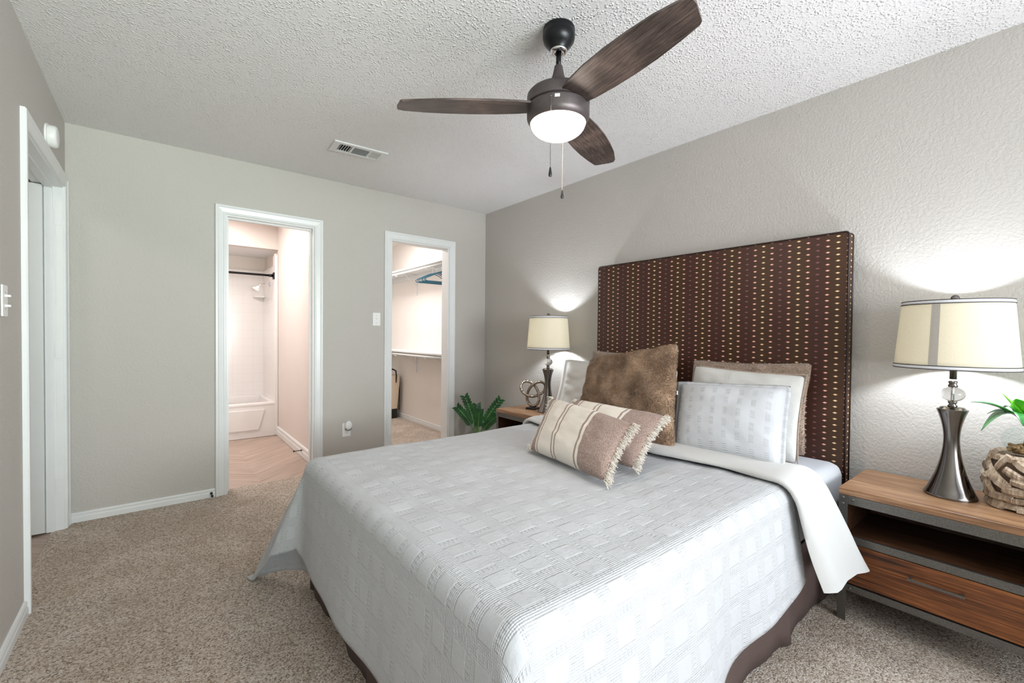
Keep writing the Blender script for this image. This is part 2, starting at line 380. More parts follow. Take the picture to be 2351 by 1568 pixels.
def box(bm, x0, x1, y0, y1, z0, z1, bev=0.0, seg=2, mat=None):
    vs = [bm.verts.new(p) for p in ((x0, y0, z0), (x1, y0, z0), (x1, y1, z0), (x0, y1, z0), (x0, y0, z1), (x1, y0, z1), (x1, y1, z1), (x0, y1, z1))]
    fs = [bm.faces.new([vs[i] for i in q]) for q in ((3, 2, 1, 0), (4, 5, 6, 7), (0, 1, 5, 4), (1, 2, 6, 5), (2, 3, 7, 6), (3, 0, 4, 7))]
    if bev > 0:
        es = list({e for f in fs for e in f.edges})
        bmesh.ops.bevel(bm, geom=es, offset=bev, segments=seg, affect='EDGES', profile=0.5)
    return vs
def bx(*a, **k):
    bm = bmesh.new(); box(bm, *a, **k); return bm
def lathe(bm, prof, seg=32, c=(0, 0, 0), sx=1.0, sy=1.0, cap=True):
    rings = []
    for r, z in prof:
        if r < 1e-6: rings.append([bm.verts.new((c[0], c[1], c[2] + z))])
        else: rings.append([bm.verts.new((c[0] + r * sx * math.cos(2 * PI * i / seg), c[1] + r * sy * math.sin(2 * PI * i / seg), c[2] + z)) for i in range(seg)])
    for a, b in zip(rings, rings[1:]):
        for i in range(seg):
            j = (i + 1) % seg
            if len(a) == 1 and len(b) == 1: continue
            if len(a) == 1: bm.faces.new((a[0], b[j], b[i]))
            elif len(b) == 1: bm.faces.new((a[i], a[j], b[0]))
            else: bm.faces.new((a[i], a[j], b[j], b[i]))
    if cap:
        if len(rings[0]) > 1: bm.faces.new(list(reversed(rings[0])))
        if len(rings[-1]) > 1: bm.faces.new(rings[-1])
    return bm
def tube(bm, pts, rad, seg=10, closed=False, cap=True):
    pts = [Vector(p) for p in pts]; n = len(pts); rings = []; up = None
    for i, p in enumerate(pts):
        a = pts[(i - 1) % n] if (closed or i > 0) else p; b = pts[(i + 1) % n] if (closed or i < n - 1) else p
        t = (b - a)
        if t.length < 1e-9: t = Vector((0, 0, 1))
        t.normalize()
        if up is None:
            up = Vector((0, 0, 1)) if abs(t.z) < 0.9 else Vector((1, 0, 0))
        s = up - t * up.dot(t)
        if s.length < 1e-6: s = t.orthogonal()
        s.normalize(); up = s; q = t.cross(s)
        r = rad(i / max(1, n - 1)) if callable(rad) else rad
        rings.append([bm.verts.new(p + (s * math.cos(2 * PI * k / seg) + q * math.sin(2 * PI * k / seg)) * r) for k in range(seg)])
    m = n if closed else n - 1
    for i in range(m):
        a, b = rings[i], rings[(i + 1) % n]
        off = 0
        if closed and i == n - 1:
            off = min(range(seg), key=lambda o: sum((a[k].co - b[(k + o) % seg].co).length for k in range(seg)))
        for k in range(seg):
            bm.faces.new((a[k], a[(k + 1) % seg], b[(k + 1 + off) % seg], b[(k + off) % seg]))
    if cap and not closed:
        bm.faces.new(list(reversed(rings[0]))); bm.faces.new(rings[-1])
    return bm
def prism(bm, poly, fn, d0, d1):
    """poly: 2D list, fn(u, v, d) -> 3D; extruded between d0 and d1"""
    a = [bm.verts.new(fn(u, v, d0)) for u, v in poly]; b = [bm.verts.new(fn(u, v, d1)) for u, v in poly]
    n = len(poly)
    for i in range(n):
        j = (i + 1) % n; bm.faces.new((a[i], a[j], b[j], b[i]))
    bm.faces.new(list(reversed(a))); bm.faces.new(b)
    bmesh.ops.recalc_face_normals(bm, faces=bm.faces[:]); return bm
def sph(bm, c, r, seg=12, rings=8, s=(1, 1, 1)):
    lathe(bm, [(r * math.sin(PI * i / rings) * 1.0, -r * math.cos(PI * i / rings) * s[2]) for i in range(rings + 1)], seg, c, s[0], s[1], cap=False)
def dup(root, loc=None, label=None, group=None, rz=None):
    r = root.copy(); C.objects.link(r)
    if loc is not None: r.location = loc
    if rz is not None: r.rotation_euler = (0, 0, rz)
    if label: r['label'] = label
    if group: r['group'] = group
    for ch in list(root.children):
        c = ch.copy(); C.objects.link(c); c.parent = r
        for g in list(ch.children):
            d = g.copy(); C.objects.link(d); d.parent = c
    return r

# ------------------------------------------------------------------ room shell
W = -3.115; H = 2.44; T = 0.12
def wall_with_holes(name, axis, at, thick, a0, a1, z0, z1, holes, m):
    """axis 'y': wall in plane y=at..at+thick spanning x a0..a1 ; axis 'x' likewise"""
    bm = bmesh.new(); xs = sorted({a0, a1, *[h[0] for h in holes], *[h[1] for h in holes]})
    for s, e in zip(xs, xs[1:]):
        hs = [h for h in holes if h[0] <= s and h[1] >= e]
        segs = [(z0, z1)]
        if hs: segs = [g for g in ((z0, hs[0][2]), (hs[0][3], z1)) if g[1] > g[0]]
        for (b, t_) in segs:
            lo, hi = min(at, at + thick), max(at, at + thick)
            if axis == 'y': box(bm, s, e, lo, hi, b, t_)
            else: box(bm, lo, hi, s, e, b, t_)
    return struct(name, bm, m)
BX0, BX1 = -2.296, -1.690      # bathroom door opening
CX0, CX1 = -1.040, -0.436      # closet door opening
DH = 2.035
LY0, LY1 = -1.055, -0.085      # hall door opening in the left wall
BY, CY = 2.65, 2.75            # back walls of bathroom and closet
BR = -1.60                     # bathroom right wall
CL = -1.28                     # closet left wall
wall_with_holes('wall_back', 'y', 0.0, T, W - T, 0.0, 0, H, [(BX0, BX1, 0, DH), (CX0, CX1, 0, DH)], M['wall'])
SY0, SY1 = -5.70, -4.30       # side window added behind the camera, unseen
wall_with_holes('wall_right', 'x', 0.0, T, FRONT - T, T, 0, H, [(SY0, SY1, 0.70, 2.20)], M['wall'])
wall_with_holes('wall_left', 'x', W, -T, FRONT - T, 0.0, 0, H, [(LY0, LY1, 0, DH)], M['wall'])
WX0, WX1, WZ0, WZ1 = -2.95, -0.45, 0.70, 2.20
wall_with_holes('wall_front', 'y', FRONT, -T, W, 0.0, 0, H, [(WX0, WX1, WZ0, WZ1)], M['wall'])
struct('ceiling', bx(W - T, T, FRONT - T, T, H, H + 0.1), M['ceiling'])
struct('floor', bx(W - 0.055, T, FRONT - T, 0.11, -0.1, 0.0), M['carpet'])
# closet shell
struct('floor_closet', bx(CL, 0.0, 0.11, CY, -0.1, 0.0), M['carpet'])
struct('wall_closet_right', bx(0.0, T, T, CY + T, 0, H), M['white_wall'])
struct('wall_closet_left', bx(CL - 0.05, CL, T, CY, 0, H), M['white_wall'])
struct('wall_closet_back', bx(CL - 0.05, 0.0, CY, CY + T, 0, H), M['white_wall'])
struct('ceiling_closet', bx(CL - 0.05, T, T, CY + T, H, H + 0.1), M['white_wall'])
# bathroom shell
struct('floor_bathroom', bx(W, BR, 0.11, BY, -0.1, -0.004), M['vinyl'])
struct('wall_bathroom_right', bx(BR, BR + 0.12, T, BY, 0, H), M['wall_warm'])
struct('wall_bathroom_left', bx(W - T, W, T, BY, 0, H), M['wall_warm'])
struct('wall_bathroom_back', bx(W - T, BR + 0.12, BY, BY + T, 0, H), M['wall_warm'])
struct('ceiling_bathroom', bx(W - T, BR + 0.12, T, BY + T, H, H + 0.1), M['wall_warm'])
TY = 1.85                      # front of the tub alcove
struct('wall_alcove_header', bx(W, BR, TY - 0.0, TY + 0.10, 2.13, H - 0.002), M['wall_warm'])
struct('ceiling_alcove', bx(W, BR, TY + 0.10, BY, 2.13, 2.18), M['ceiling'])
# hall beyond the left door
struct('floor_hall', bx(-5.2, W - 0.055, -2.4, 0.6, -0.1, -0.004), M['vinyl'])
struct('wall_hall_far', bx(-5.32, -5.2, -2.4, 0.6, 0, H), M['wall'])
struct('wall_hall_back', bx(-5.2, W - T, 0.6, 0.72, 0, H), M['wall'])
struct('wall_hall_front', bx(-5.2, W - T, -2.52, -2.4, 0, H), M['wall'])
struct('ceiling_hall', bx(-5.32, W - T, -2.52, 0.72, H, H + 0.1), M['ceiling'])

# casings: profile (u = outward from the opening, v = proud of the wall)
CAS = [(0.0, 0.0), (0.0, 0.009), (0.004, 0.013), (0.012, 0.013), (0.016, 0.009), (0.022, 0.010), (0.044, 0.014), (0.052, 0.019), (0.062, 0.019), (0.066, 0.014), (0.066, 0.0)]
def casing(bm, a0, a1, h, fn):
    """swept round the opening a0..a1, height h; fn(a, proud, z)"""
    rows = []
    for u, v in CAS:
        rows.append([bm.verts.new(fn(a0 - u, v, 0)), bm.verts.new(fn(a0 - u, v, h + u)), bm.verts.new(fn(a1 + u, v, h + u)), bm.verts.new(fn(a1 + u, v, 0))])
    for r1, r2 in zip(rows, rows[1:]):
        for i in range(3): bm.faces.new((r1[i], r1[i + 1], r2[i + 1], r2[i]))
    bm.faces.new([r[0] for r in rows]); bm.faces.new([r[3] for r in reversed(rows)])
    bmesh.ops.recalc_face_normals(bm, faces=bm.faces[:]); return bm
def jamb(bm, a0, a1, h, d0, d1, fn, t_=0.012, stop=None):
    def b(A0, A1, D0, D1, Z0, Z1):
        p = [fn(A0, D0, Z0), fn(A1, D1, Z1)]
        box(bm, *[f(p[0][i], p[1][i]) for i in range(3) for f in (min, max)])
    b(a0, a0 + t_, d0, d1, 0, h); b(a1 - t_, a1, d0, d1, 0, h); b(a0 + t_, a1 - t_, d0, d1, h - t_, h)
    if stop:
        s0, s1 = stop; k = t_ + 0.011
        b(a0 + t_, a0 + k, s0, s1, 0, h - t_); b(a1 - k, a1 - t_, s0, s1, 0, h - t_); b(a0 + k, a1 - k, s0, s1, h - k, h - t_)
    return bm
fb = lambda a, p, z: (a, -p, z)
d1o = struct('door_1', casing(bmesh.new(), BX0 + 0.002, BX1 - 0.002, DH - 0.002, fb), M['trim']); d1o['label'] = 'white moulded casing of the bathroom doorway'
obj('jamb', jamb(bmesh.new(), BX0, BX1, DH, 0.001, -T, fb, stop=(-0.045, -0.08)), M['trim'], d1o)
d2o = struct('door_2', casing(bmesh.new(), CX0 + 0.002, CX1 - 0.002, DH - 0.002, fb), M['trim']); d2o['label'] = 'white moulded casing of the closet doorway'
obj('jamb', jamb(bmesh.new(), CX0, CX1, DH, 0.001, -T, fb), M['trim'], d2o)
fl = lambda a, p, z: (W + p, a, z)
d3o = struct('door_3', casing(bmesh.new(), LY0 + 0.002, LY1 - 0.002, DH - 0.002, fl), M['trim']); d3o['label'] = 'white moulded casing of the hall doorway'
obj('jamb', jamb(bmesh.new(), LY0, LY1, DH, 0.001, -T, fl, stop=(-0.04, -0.075)), M['trim'], d3o)
bm = bmesh.new()
for z in (0.22, 1.02, 1.80): box(bm, W - 0.036, W - 0.004, LY1 - 0.0145, LY1 - 0.0118, z, z + 0.09, 0.001)
obj('hinge', bm, M['trim'], d3o)
bm = bmesh.new(); box(bm, W - T - 0.82, W - 0.078, LY1 - 0.050, LY1 - 0.015, 0.012, DH - 0.016, 0.002)
leafo = obj('door_leaf', bm, M['door_white'], d3o)
bm = bmesh.new(); box(bm, W - T - 0.74, W - 0.16, LY1 - 0.053, LY1 - 0.049, 1.05, 1.9, 0.001); box(bm, W - T - 0.74, W - 0.16, LY1 - 0.053, LY1 - 0.049, 0.2, 0.85, 0.001)
obj('door_panel', bm, M['door_white'], leafo)
lathe_k = lathe(bmesh.new(), [(0, 0), (0.026, 0.0), (0.026, 0.006), (0.01, 0.01), (0.01, 0.04), (0.026, 0.05), (0.026, 0.065), (0, 0.075)], 20)
bmesh.ops.rotate(lathe_k, verts=lathe_k.verts, matrix=Matrix.Rotation(PI / 2, 3, 'X')); bmesh.ops.translate(lathe_k, verts=lathe_k.verts, vec=(W - T - 0.76, LY1 - 0.050, 0.95))
obj('door_knob', lathe_k, M['chrome'], leafo, True)

# baseboards
BB = [(0, 0), (0.013, 0), (0.013, 0.030), (0.010, 0.036), (0.010, 0.046), (0.012, 0.050), (0.008, 0.058), (0, 0.060)]
def bb(name, segs):
    bm = bmesh.new()
    for fn, a, b in segs: prism(bm, BB, fn, a, b)
    return struct(name, bm, M['trim'])
bb('baseboard_back', [(lambda u, v, d: (d, -u, v), W, BX0 - 0.066), (lambda u, v, d: (d, -u, v), BX1 + 0.066, CX0 - 0.066), (lambda u, v, d: (d, -u, v), CX1 + 0.066, 0)])
bb('baseboard_left', [(lambda u, v, d: (W + u, d, v), FRONT, LY0 - 0.066)])
bb('baseboard_right', [(lambda u, v, d: (-u, d, v), FRONT, -0.014)])
bb('baseboard_front', [(lambda u, v, d: (d, FRONT + u, v), W, 0)])
bb('baseboard_closet', [(lambda u, v, d: (-u, d, v), T, CY), (lambda u, v, d: (d, CY - u, v), CL, 0)])
bb('baseboard_bathroom', [(lambda u, v, d: (BR - u * 1.2, d, v * 1.7), T, TY - 0.001)])
# unseen window behind the camera, added as a daylight source
wn = struct('added_window_1', bx(WX0 - 0.07, WX1 + 0.07, FRONT, FRONT + 0.03, WZ0 - 0.07, WZ0), M['trim'])
bm = bmesh.new()
for (a, b, c_, d) in ((WX0, WX0 + 0.05, WZ0, WZ1), (WX1 - 0.05, WX1, WZ0, WZ1), (WX0, WX1, WZ0, WZ0 + 0.05), (WX0, WX1, WZ1 - 0.05, WZ1), (-1.725, -1.675, WZ0, WZ1)):
    box(bm, a, b, FRONT - 0.09, FRONT - 0.05, c_, d)
obj('window_frame', bm, M['trim'], wn)
obj('window_pane', bx(WX0, WX1, FRONT - 0.072, FRONT - 0.068, WZ0, WZ1), M['thin_glass'], wn)

wn = struct('added_window_2', bx(-0.03, 0.0, SY0 - 0.07, SY1 + 0.07, 0.63, 0.70), M['trim'])  # added window, unseen, there for the side light
bm = bmesh.new()
for (a, b, c_, d) in ((SY0, SY0 + 0.05, 0.7, 2.2), (SY1 - 0.05, SY1, 0.7, 2.2), (SY0, SY1, 0.7, 0.75), (SY0, SY1, 2.15, 2.2)): box(bm, 0.05, 0.09, a, b, c_, d)
obj('window_frame', bm, M['trim'], wn)
obj('window_pane', bx(0.068, 0.072, SY0, SY1, 0.7, 2.2), M['thin_glass'], wn)

# ------------------------------------------------------------------ bed
YC = -2.39; HW = 0.765
bed = thing('bed', 'queen bed with tall brown diamond patterned headboard between two nightstands', 'bed', (0, 0, 0))
# headboard: rounded slab
def rrect(y0, y1, z0, z1, r, n=6):
    p = [(y0, z0), (y1, z0)]
    for k in range(n + 1): a = k / n * PI / 2; p.append((y1 - r + r * math.cos(a), z1 - r + r * math.sin(a)))
    for k in range(n + 1): a = PI / 2 + k / n * PI / 2; p.append((y0 + r + r * math.cos(a), z1 - r + r * math.sin(a)))
    return p
HY0, HY1, HZ = -3.150, -1.613, 1.695
bm = bmesh.new(); hp = rrect(HY0, HY1, 0.02, HZ, 0.016); prism(bm, hp, lambda u, v, d: (d, u, v), -0.100, -0.028)
fr = [f for f in bm.faces if abs(f.normal.x) > 0.9]
bmesh.ops.bevel(bm, geom=list({e for f in fr for e in f.edges}), offset=0.010, segments=3, affect='EDGES', profile=0.6)
hb = auto(obj('headboard', bm, M['headboard'], bed), 50)
bm = bmesh.new()
for X in (-0.098, -0.032): tube(bm, [(X, y, z) for y, z in hp[1:] + hp[:1]], 0.0042, 8)
obj('piping', bm, M['piping'], hb, True)
bm = bmesh.new(); box(bm, -2.09, -0.11, YC - HW + 0.03, YC + HW - 0.03, 0.10, 0.325, 0.02)
obj('box_spring', bm, M['skirt'], bed)
bm = bmesh.new(); box(bm, -2.125, -0.105, YC - HW, YC + HW + 0.0, 0.33, 0.585, 0.055, 5)
auto(obj('mattress', bm, M['sheet'], bed), 80)
# bed skirt: pleated ribbon
bm = bmesh.new()
path = []; x0s, x1s, ya, yb = -0.12, -2.125, YC - HW + 0.020, YC + HW - 0.010
def addseg(p, q, nrm, n):
    for i in range(n):
        t_ = i / n; pleat = 0.0
        for c_ in ((0.0, 0.337, 1.0) if nrm[1] < 0 else (0.0, 0.5, 1.0)):
            dx = abs(t_ - c_) * (Vector(q) - Vector(p)).length
            if dx < 0.04: pleat = 0.012 * math.cos(dx / 0.04 * PI / 2)
        wv = 0.004 * math.sin(t_ * 23) + 0.002 * math.sin(t_ * 61 + 1)
        P = Vector(p).lerp(Vector(q), t_); path.append((P, Vector(nrm), wv + pleat))
addseg((x0s, ya, 0), (x1s, ya, 0), (0, -1, 0), 90); addseg((x1s, ya, 0), (x1s, yb, 0), (-1, 0, 0), 70); addseg((x1s, yb, 0), (x0s, yb, 0), (0, 1, 0), 90)
rows = []
for P, N, wv in path:
    col = []
    for k in range(7):
        z = 0.325 - k / 6 * 0.318; f = (k / 6)
        q = P + N * (wv * f * 1.6 + 0.004 * f); col.append(bm.verts.new((q.x, q.y, z)))
    rows.append(col)
for a, b in zip(rows, rows[1:]):
    for k in range(6): bm.faces.new((a[k], a[k + 1], b[k + 1], b[k]))
sk = obj('bed_skirt', bm, M['skirt'], bed, True)
md = sk.modifiers.new('solid', 'SOLIDIFY'); md.thickness = 0.004; md.offset = 0

# coverlet ---------------------------------------------------------
ZT = 0.612; XF = -2.165; RR = 0.055
def drape(du, dv, sgn, p):
    """du beyond foot, dv beyond side (sgn +1 left / -1 right); returns offset (x, y, drop)"""
    du = max(0, du); dv = max(0, dv)
    r = math.hypot(du, dv)
    if r < 1e-9: return 0, 0, 0
    phi = math.atan2(dv, du)
    A = RR * PI / 2
    if r < A: hor = RR * math.sin(r / RR); dr = RR * (1 - math.cos(r / RR))
    else: hor = RR + 0.00 * (r - A); dr = RR + (r - A)
    ex = max(0, r - A)
    if du > 0 and dv > 0:
        B = math.sin(2 * phi) ** 1.5
        g = 0.37 if sgn > 0 else 0.22
        bulge = g * ex * B
        dr = RR * min(1, r / A) * 0 + (RR * (1 - math.cos(min(r, A) / RR))) + math.sqrt(max(1e-9, ex * ex - bulge * bulge)) if ex > 0 else dr
        hor += bulge
        # secondary pleats swallow the spare cloth
        hor += 0.030 * ex / 0.4 * math.sin(phi * 8 - 0.6) * math.sin(2 * phi)
    return -math.cos(phi) * hor, sgn * math.sin(phi) * hor, dr
def cov_point(p, q):
    """p from head line toward the foot, q across from the bed centre (+ left)"""
    xh = -0.78
    ptop = (xh - XF) - RR
    sgn = 1 if q > 0 else -1
    hw = HW + 0.012
    du = p - ptop; dv = abs(q) - (hw - RR)
    ox, oy, dr = drape(du, dv, sgn, p)
    x = xh - min(p, ptop) + ox; y = YC + max(-(hw - RR), min(hw - RR, q)) + oy; z = ZT - dr
    # soft puffiness and hanging waves
    n = mnoise.noise(Vector((p * 2.2, q * 2.2, 3.1)))
    top = max(0.0, 1 - dr / 0.05)
    z += 0.010 * n * top + 0.004 * mnoise.noise(Vector((p * 9, q * 9, 0.4))) * top
    # saggy edge of the top near the foot
    hang = max(0.0, dr - 0.06)
    if dv > 0 and du > 0 and sgn > 0: z += 0.04 * min(1, hang / 0.5)
    if hang > 0:
        if dv > 0 and du <= 0:
            wv = math.sin(p * 7.5 + 0.8) * 0.5 + math.sin(p * 17 + 2) * 0.25
            y += sgn * hang * (0.10 + 0.09 * wv)
        elif du > 0 and dv <= 0:
            wv = math.sin(q * 6.5 + 0.3) * 0.5 + math.sin(q * 15) * 0.2
            x -= hang * (0.07 + 0.05 * wv)
        else:
            x -= hang * 0.07; y += sgn * hang * 0.07
    return Vector((x, y, z))
bm = bmesh.new(); NP, NQ = 110, 150
qmin, qmax = -(HW - 0.03) - 0.50, (HW - 0.03) + 0.60
uvl = bm.loops.layers.uv.new('UVMap'); grid = []
PL = (-0.78 - XF) - RR + 0.475
for i in range(NP + 1):
    row = []
    for j in range(NQ + 1):
        p = PL * i / NP; q = qmin + (qmax - qmin) * j / NQ
        if q < -(HW - 0.03): q = -(HW - 0.03) + (q + HW - 0.03) * (0.72 + 0.28 * min(1, max(0, (p - 0.0) / 0.75)) + 0.03 * math.sin(p * 11))
        v = cov_point(p, q)
        if v.z < 0.014: v.z = 0.014
        row.append((bm.verts.new(v), (p, q)))
    grid.append(row)
for i in range(NP):
    for j in range(NQ):
        qs = (grid[i][j], grid[i + 1][j], grid[i + 1][j + 1], grid[i][j + 1])
        f = bm.faces.new([a[0] for a in qs])
        for l, a in zip(f.loops, qs): l[uvl].uv = a[1]
cov = thing('coverlet', 'white textured coverlet draped over the bed with its top edge turned back', 'bedspread')
o = obj('coverlet_body', bm, M['coverlet'], cov, True)
md = o.modifiers.new('solid', 'SOLIDIFY'); md.thickness = 0.010; md.offset = 1
# turned back band (smooth underside of the cloth)
bm = bmesh.new(); NQ2 = 130; NS = 20; rings = []
qa, qb = -(HW - 0.03) - 0.385, (HW - 0.03) + 0.22
for j in range(NQ2 + 1):
    q = qa + (qb - qa) * j / NQ2; sgn = 1 if q > 0 else -1
    hw = HW + 0.03; rr_ = 0.07; dv = abs(q) - (hw - rr_)
    if dv > 0:
        A = rr_ * PI / 2
        if dv < A: hor = rr_ * math.sin(dv / rr_); dr = rr_ * (1 - math.cos(dv / rr_)); th = dv / rr_
        else: hor = rr_; dr = rr_ + dv - A; th = PI / 2
    else: hor = dr = th = 0
    hang = max(0, dr - 0.04)
    yb_ = YC + max(-(hw - rr_), min(hw - rr_, q)) + sgn * (hor + 0.30 * hang)
    zb = ZT + 0.012 - dr
    nrm = Vector((0, sgn * math.sin(th), math.cos(th)))
    wob = 0.012 * mnoise.noise(Vector((q * 5, 0, 1.7)))
    # fold runs slightly skewed on top, narrower cloth at its tip
    xa = -0.555 + wob + 0.22 * hang          # toward the head
    xb = -0.835 + wob * 1.5 + 0.02 * math.sin(q * 9) + 0.02 * hang
    thick = 0.034 * (1 - 0.55 * min(1, hang / 0.3))
    ring = []
    for k in range(NS):
        a = 2 * PI * k / NS
        cx_ = (xa + xb) / 2; hx = abs(xa - xb) / 2
        ca, sa = math.cos(a), math.sin(a)
        ex_ = math.copysign(abs(ca) ** 0.55, ca); ez_ = math.copysign(abs(sa) ** 0.7, sa)
        P = Vector((cx_ + hx * ex_, yb_, zb)) + nrm * (thick * 0.5 * (ez_ + 1.0) - 0.004 + 0.004 * mnoise.noise(Vector((ca * 1.5, q * 6, sa))))
        if hang > 0.0: P.y += sgn * hang * 0.12 * (ca * 0.5 + 0.5) * 1.2 + 0.010 * math.sin(ca * 5 + 1) * min(1, hang * 6)
        ring.append(bm.verts.new(P))
    rings.append(ring)
for a, b in zip(rings, rings[1:]):
    for k in range(NS): bm.faces.new((a[k], a[(k + 1) % NS], b[(k + 1) % NS], b[k]))
bm.faces.new(rings[0]); bm.faces.new(list(reversed(rings[-1])))
bmesh.ops.recalc_face_normals(bm, faces=bm.faces[:])
o = auto(obj('turned_edge', bm, M['duvet_back'], cov), 70); o['label'] = 'smooth white folded-back edge of the coverlet'

# ------------------------------------------------------------------ pillows
def pillow_bm(TL, TR, BR_, BL, thick, n=44, ear=0.07, seed=0, wrinkle=0.006, flange=0.0, pw=0.5, sag=0.0, rnd_c=0.035):
    TL, TR, BR_, BL = map(Vector, (TL, TR, BR_, BL))
    nrm = ((TR - TL).cross(BL - TL)).normalized() * -1
    if nrm.x > 0: nrm = -nrm          # faces the room (-x)
    bm = bmesh.new(); uvl = bm.loops.layers.uv.new('UVMap'); S = []
    for side in (1, -1):
        g = []
        for i in range(n + 1):
            row = []
            for j in range(n + 1):
                u = -1 + 2 * i / n; v = -1 + 2 * j / n
                su = u * (1 - ear * (1 - v * v) * abs(u)); sv = v * (1 - ear * (1 - u * u) * abs(v))
                rc = 1 - rnd_c * (abs(u) * abs(v)) ** 8; su *= rc; sv *= rc
                U = (su + 1) / 2; V = (sv + 1) / 2
                P = TL.lerp(TR, U).lerp(BL.lerp(BR_, U), V)
                fu, fv = abs(u), abs(v)
                if flange: fu = min(1, fu / (1 - flange)); fv = min(1, fv / (1 - flange))
                tk = max(0, (1 - fu ** 2.6)) ** pw * max(0, (1 - fv ** 2.6)) ** pw
                d = thick * 0.5 * tk + (0.002 if flange else 0.0)
                nz = mnoise.noise(Vector((u * 2.1 + seed, v * 2.1, side))) * 2 + mnoise.noise(Vector((u * 5 + seed, v * 5, side + 3)))
                rad = math.atan2(v, u); 
                pin = math.sin(rad * 14 + seed) * (fu * fv) ** 2 * 0.4
                d += wrinkle * (nz + pin) * min(1, tk * 2)
                P = P + nrm * d * side
                if sag: P.z -= sag * (1 - u * u) * (1 - V)
                edge = i in (0, n) or j in (0, n)
                if edge and side == -1: row.append(S[i][j])
                else: row.append((bm.verts.new(P), ((u + 1) / 2, 1 - (v + 1) / 2)))
            g.append(row)
        if side == 1: S = g
        for i in range(n):
            for j in range(n):
                q = [g[i][j], g[i + 1][j], g[i + 1][j + 1], g[i][j + 1]]
                f = bm.faces.new([a[0] for a in q])
                for l, a in zip(f.loops, q): l[uvl].uv = a[1]
    bmesh.ops.recalc_face_normals(bm, faces=bm.faces[:])
    return bm, nrm
def tufts(bm, count, length, wid, seed, droop=0.3):
    """short fur strands grown on the mesh surface"""
    rnd = random.Random(seed); bm.faces.ensure_lookup_table(); fs = bm.faces[:]
    ar = [f.calc_area() for f in fs]; tot = sum(ar); out = []
    uvl = bm.loops.layers.uv.active
    for f, a in zip(fs, ar):
        k = a / tot * count; k = int(k) + (1 if rnd.random() < k - int(k) else 0)
        vs = [l.vert.co for l in f.loops]
        for _ in range(k):
            s, t_ = rnd.random(), rnd.random()
            P = vs[0].lerp(vs[1], s).lerp(vs[3].lerp(vs[2], s), t_) if len(vs) == 4 else vs[0]
            out.append((P.copy(), f.normal.copy(), f.loops[0][uvl].uv.copy() if uvl else None))
    for P, N, uv in out:
        sw = Vector((mnoise.noise(P * 14), mnoise.noise(P * 14 + Vector((5, 0, 0))), mnoise.noise(P * 14 + Vector((0, 5, 0)))))
        d = (N + sw * 1.5 + Vector((rnd.uniform(-.5, .5), rnd.uniform(-.5, .5), rnd.uniform(-.5, .5) - droop))).normalized()
        if d.dot(N) < 0.15: d = (d + N * 0.5).normalized()
        s = d.orthogonal().normalized(); s.rotate(Matrix.Rotation(rnd.random() * 2 * PI, 3, d))
        L = length * rnd.uniform(0.6, 1.2); B = P - N * 0.001
        a, b, c_ = bm.verts.new(B - s * wid), bm.verts.new(B + s * wid), bm.verts.new(B + d * L)
        bm.faces.new((a, b, c_))
def piping_loop(TL, TR, BR_, BL, rad, n=14, ear=0.07, pull=None):
    pts = []; c_ = [Vector(p) for p in (TL, TR, BR_, BL)]
    def P(u, v):
        su = u * (1 - ear * (1 - v * v) * abs(u)); sv = v * (1 - ear * (1 - u * u) * abs(v)); U, V = (su + 1) / 2, (sv + 1) / 2
        return c_[0].lerp(c_[1], U).lerp(c_[3].lerp(c_[2], U), V)
    for k in range(n): pts.append(P(-1 + 2 * k / n, -1))
    for k in range(n): pts.append(P(1, -1 + 2 * k / n))
    for k in range(n): pts.append(P(1 - 2 * k / n, 1))
    for k in range(n): pts.append(P(-1, 1 - 2 * k / n))
    return tube(bmesh.new(), pts, rad, 6, closed=True)

# back fur pillows against the headboard
q1 = ((-0.165, -1.615, 1.075), (-0.165, -2.28, 1.075), (-0.21, -2.28, 0.62), (-0.21, -1.615, 0.62))
bm, _ = pillow_bm(*q1, 0.09, seed=1); tufts(bm, 22000, 0.012, 0.0013, 1)
tag(obj('fur_pillow', bm, M['fur_grey'], None, True), 'taupe fur pillow peeking over the big tan fur pillow on the left', 'pillow', 'fur pillows against the headboard')
q2 = ((-0.165, -2.405, 1.045), (-0.165, -3.035, 1.062), (-0.225, -3.03, 0.60), (-0.225, -2.41, 0.60))
bm, _ = pillow_bm(*q2, 0.085, seed=2); tufts(bm, 22000, 0.012, 0.0013, 2)
tag(obj('fur_pillow', bm, M['fur_grey'], None, True), 'taupe fur pillow standing behind the plain white pillow on the right', 'pillow', 'fur pillows against the headboard')
# white pillow in front of it
q3 = ((-0.27, -2.475, 1.020), (-0.27, -3.040, 1.003), (-0.40, -3.050, 0.600), (-0.40, -2.46, 0.600))
bm, _ = pillow_bm(*q3, 0.105, seed=3, ear=0.05)
o = tag(obj('plush_pillow', bm, M['sherpa'], None, True), 'plain white plush pillow between the taupe fur pillow and front sham', 'pillow')
obj('piping', piping_loop(*q3, 0.0045, ear=0.05), M['fur_grey'], o, True)
# left sham, against the headboard and sticking out to its left
q4 = ((-0.25, -1.405, 1.005), (-0.27, -2.385, 0.985), (-0.36, -2.40, 0.615), (-0.36, -1.40, 0.615))
bm, _ = pillow_bm(*q4, 0.11, seed=4, ear=0.05, flange=0.10, wrinkle=0.008)
tag(obj('pillow_sham', bm, M['linen_back'], None, True), 'off-white wrinkled sham behind the tan fur pillow, beside the small lamp', 'pillow', 'white shams')
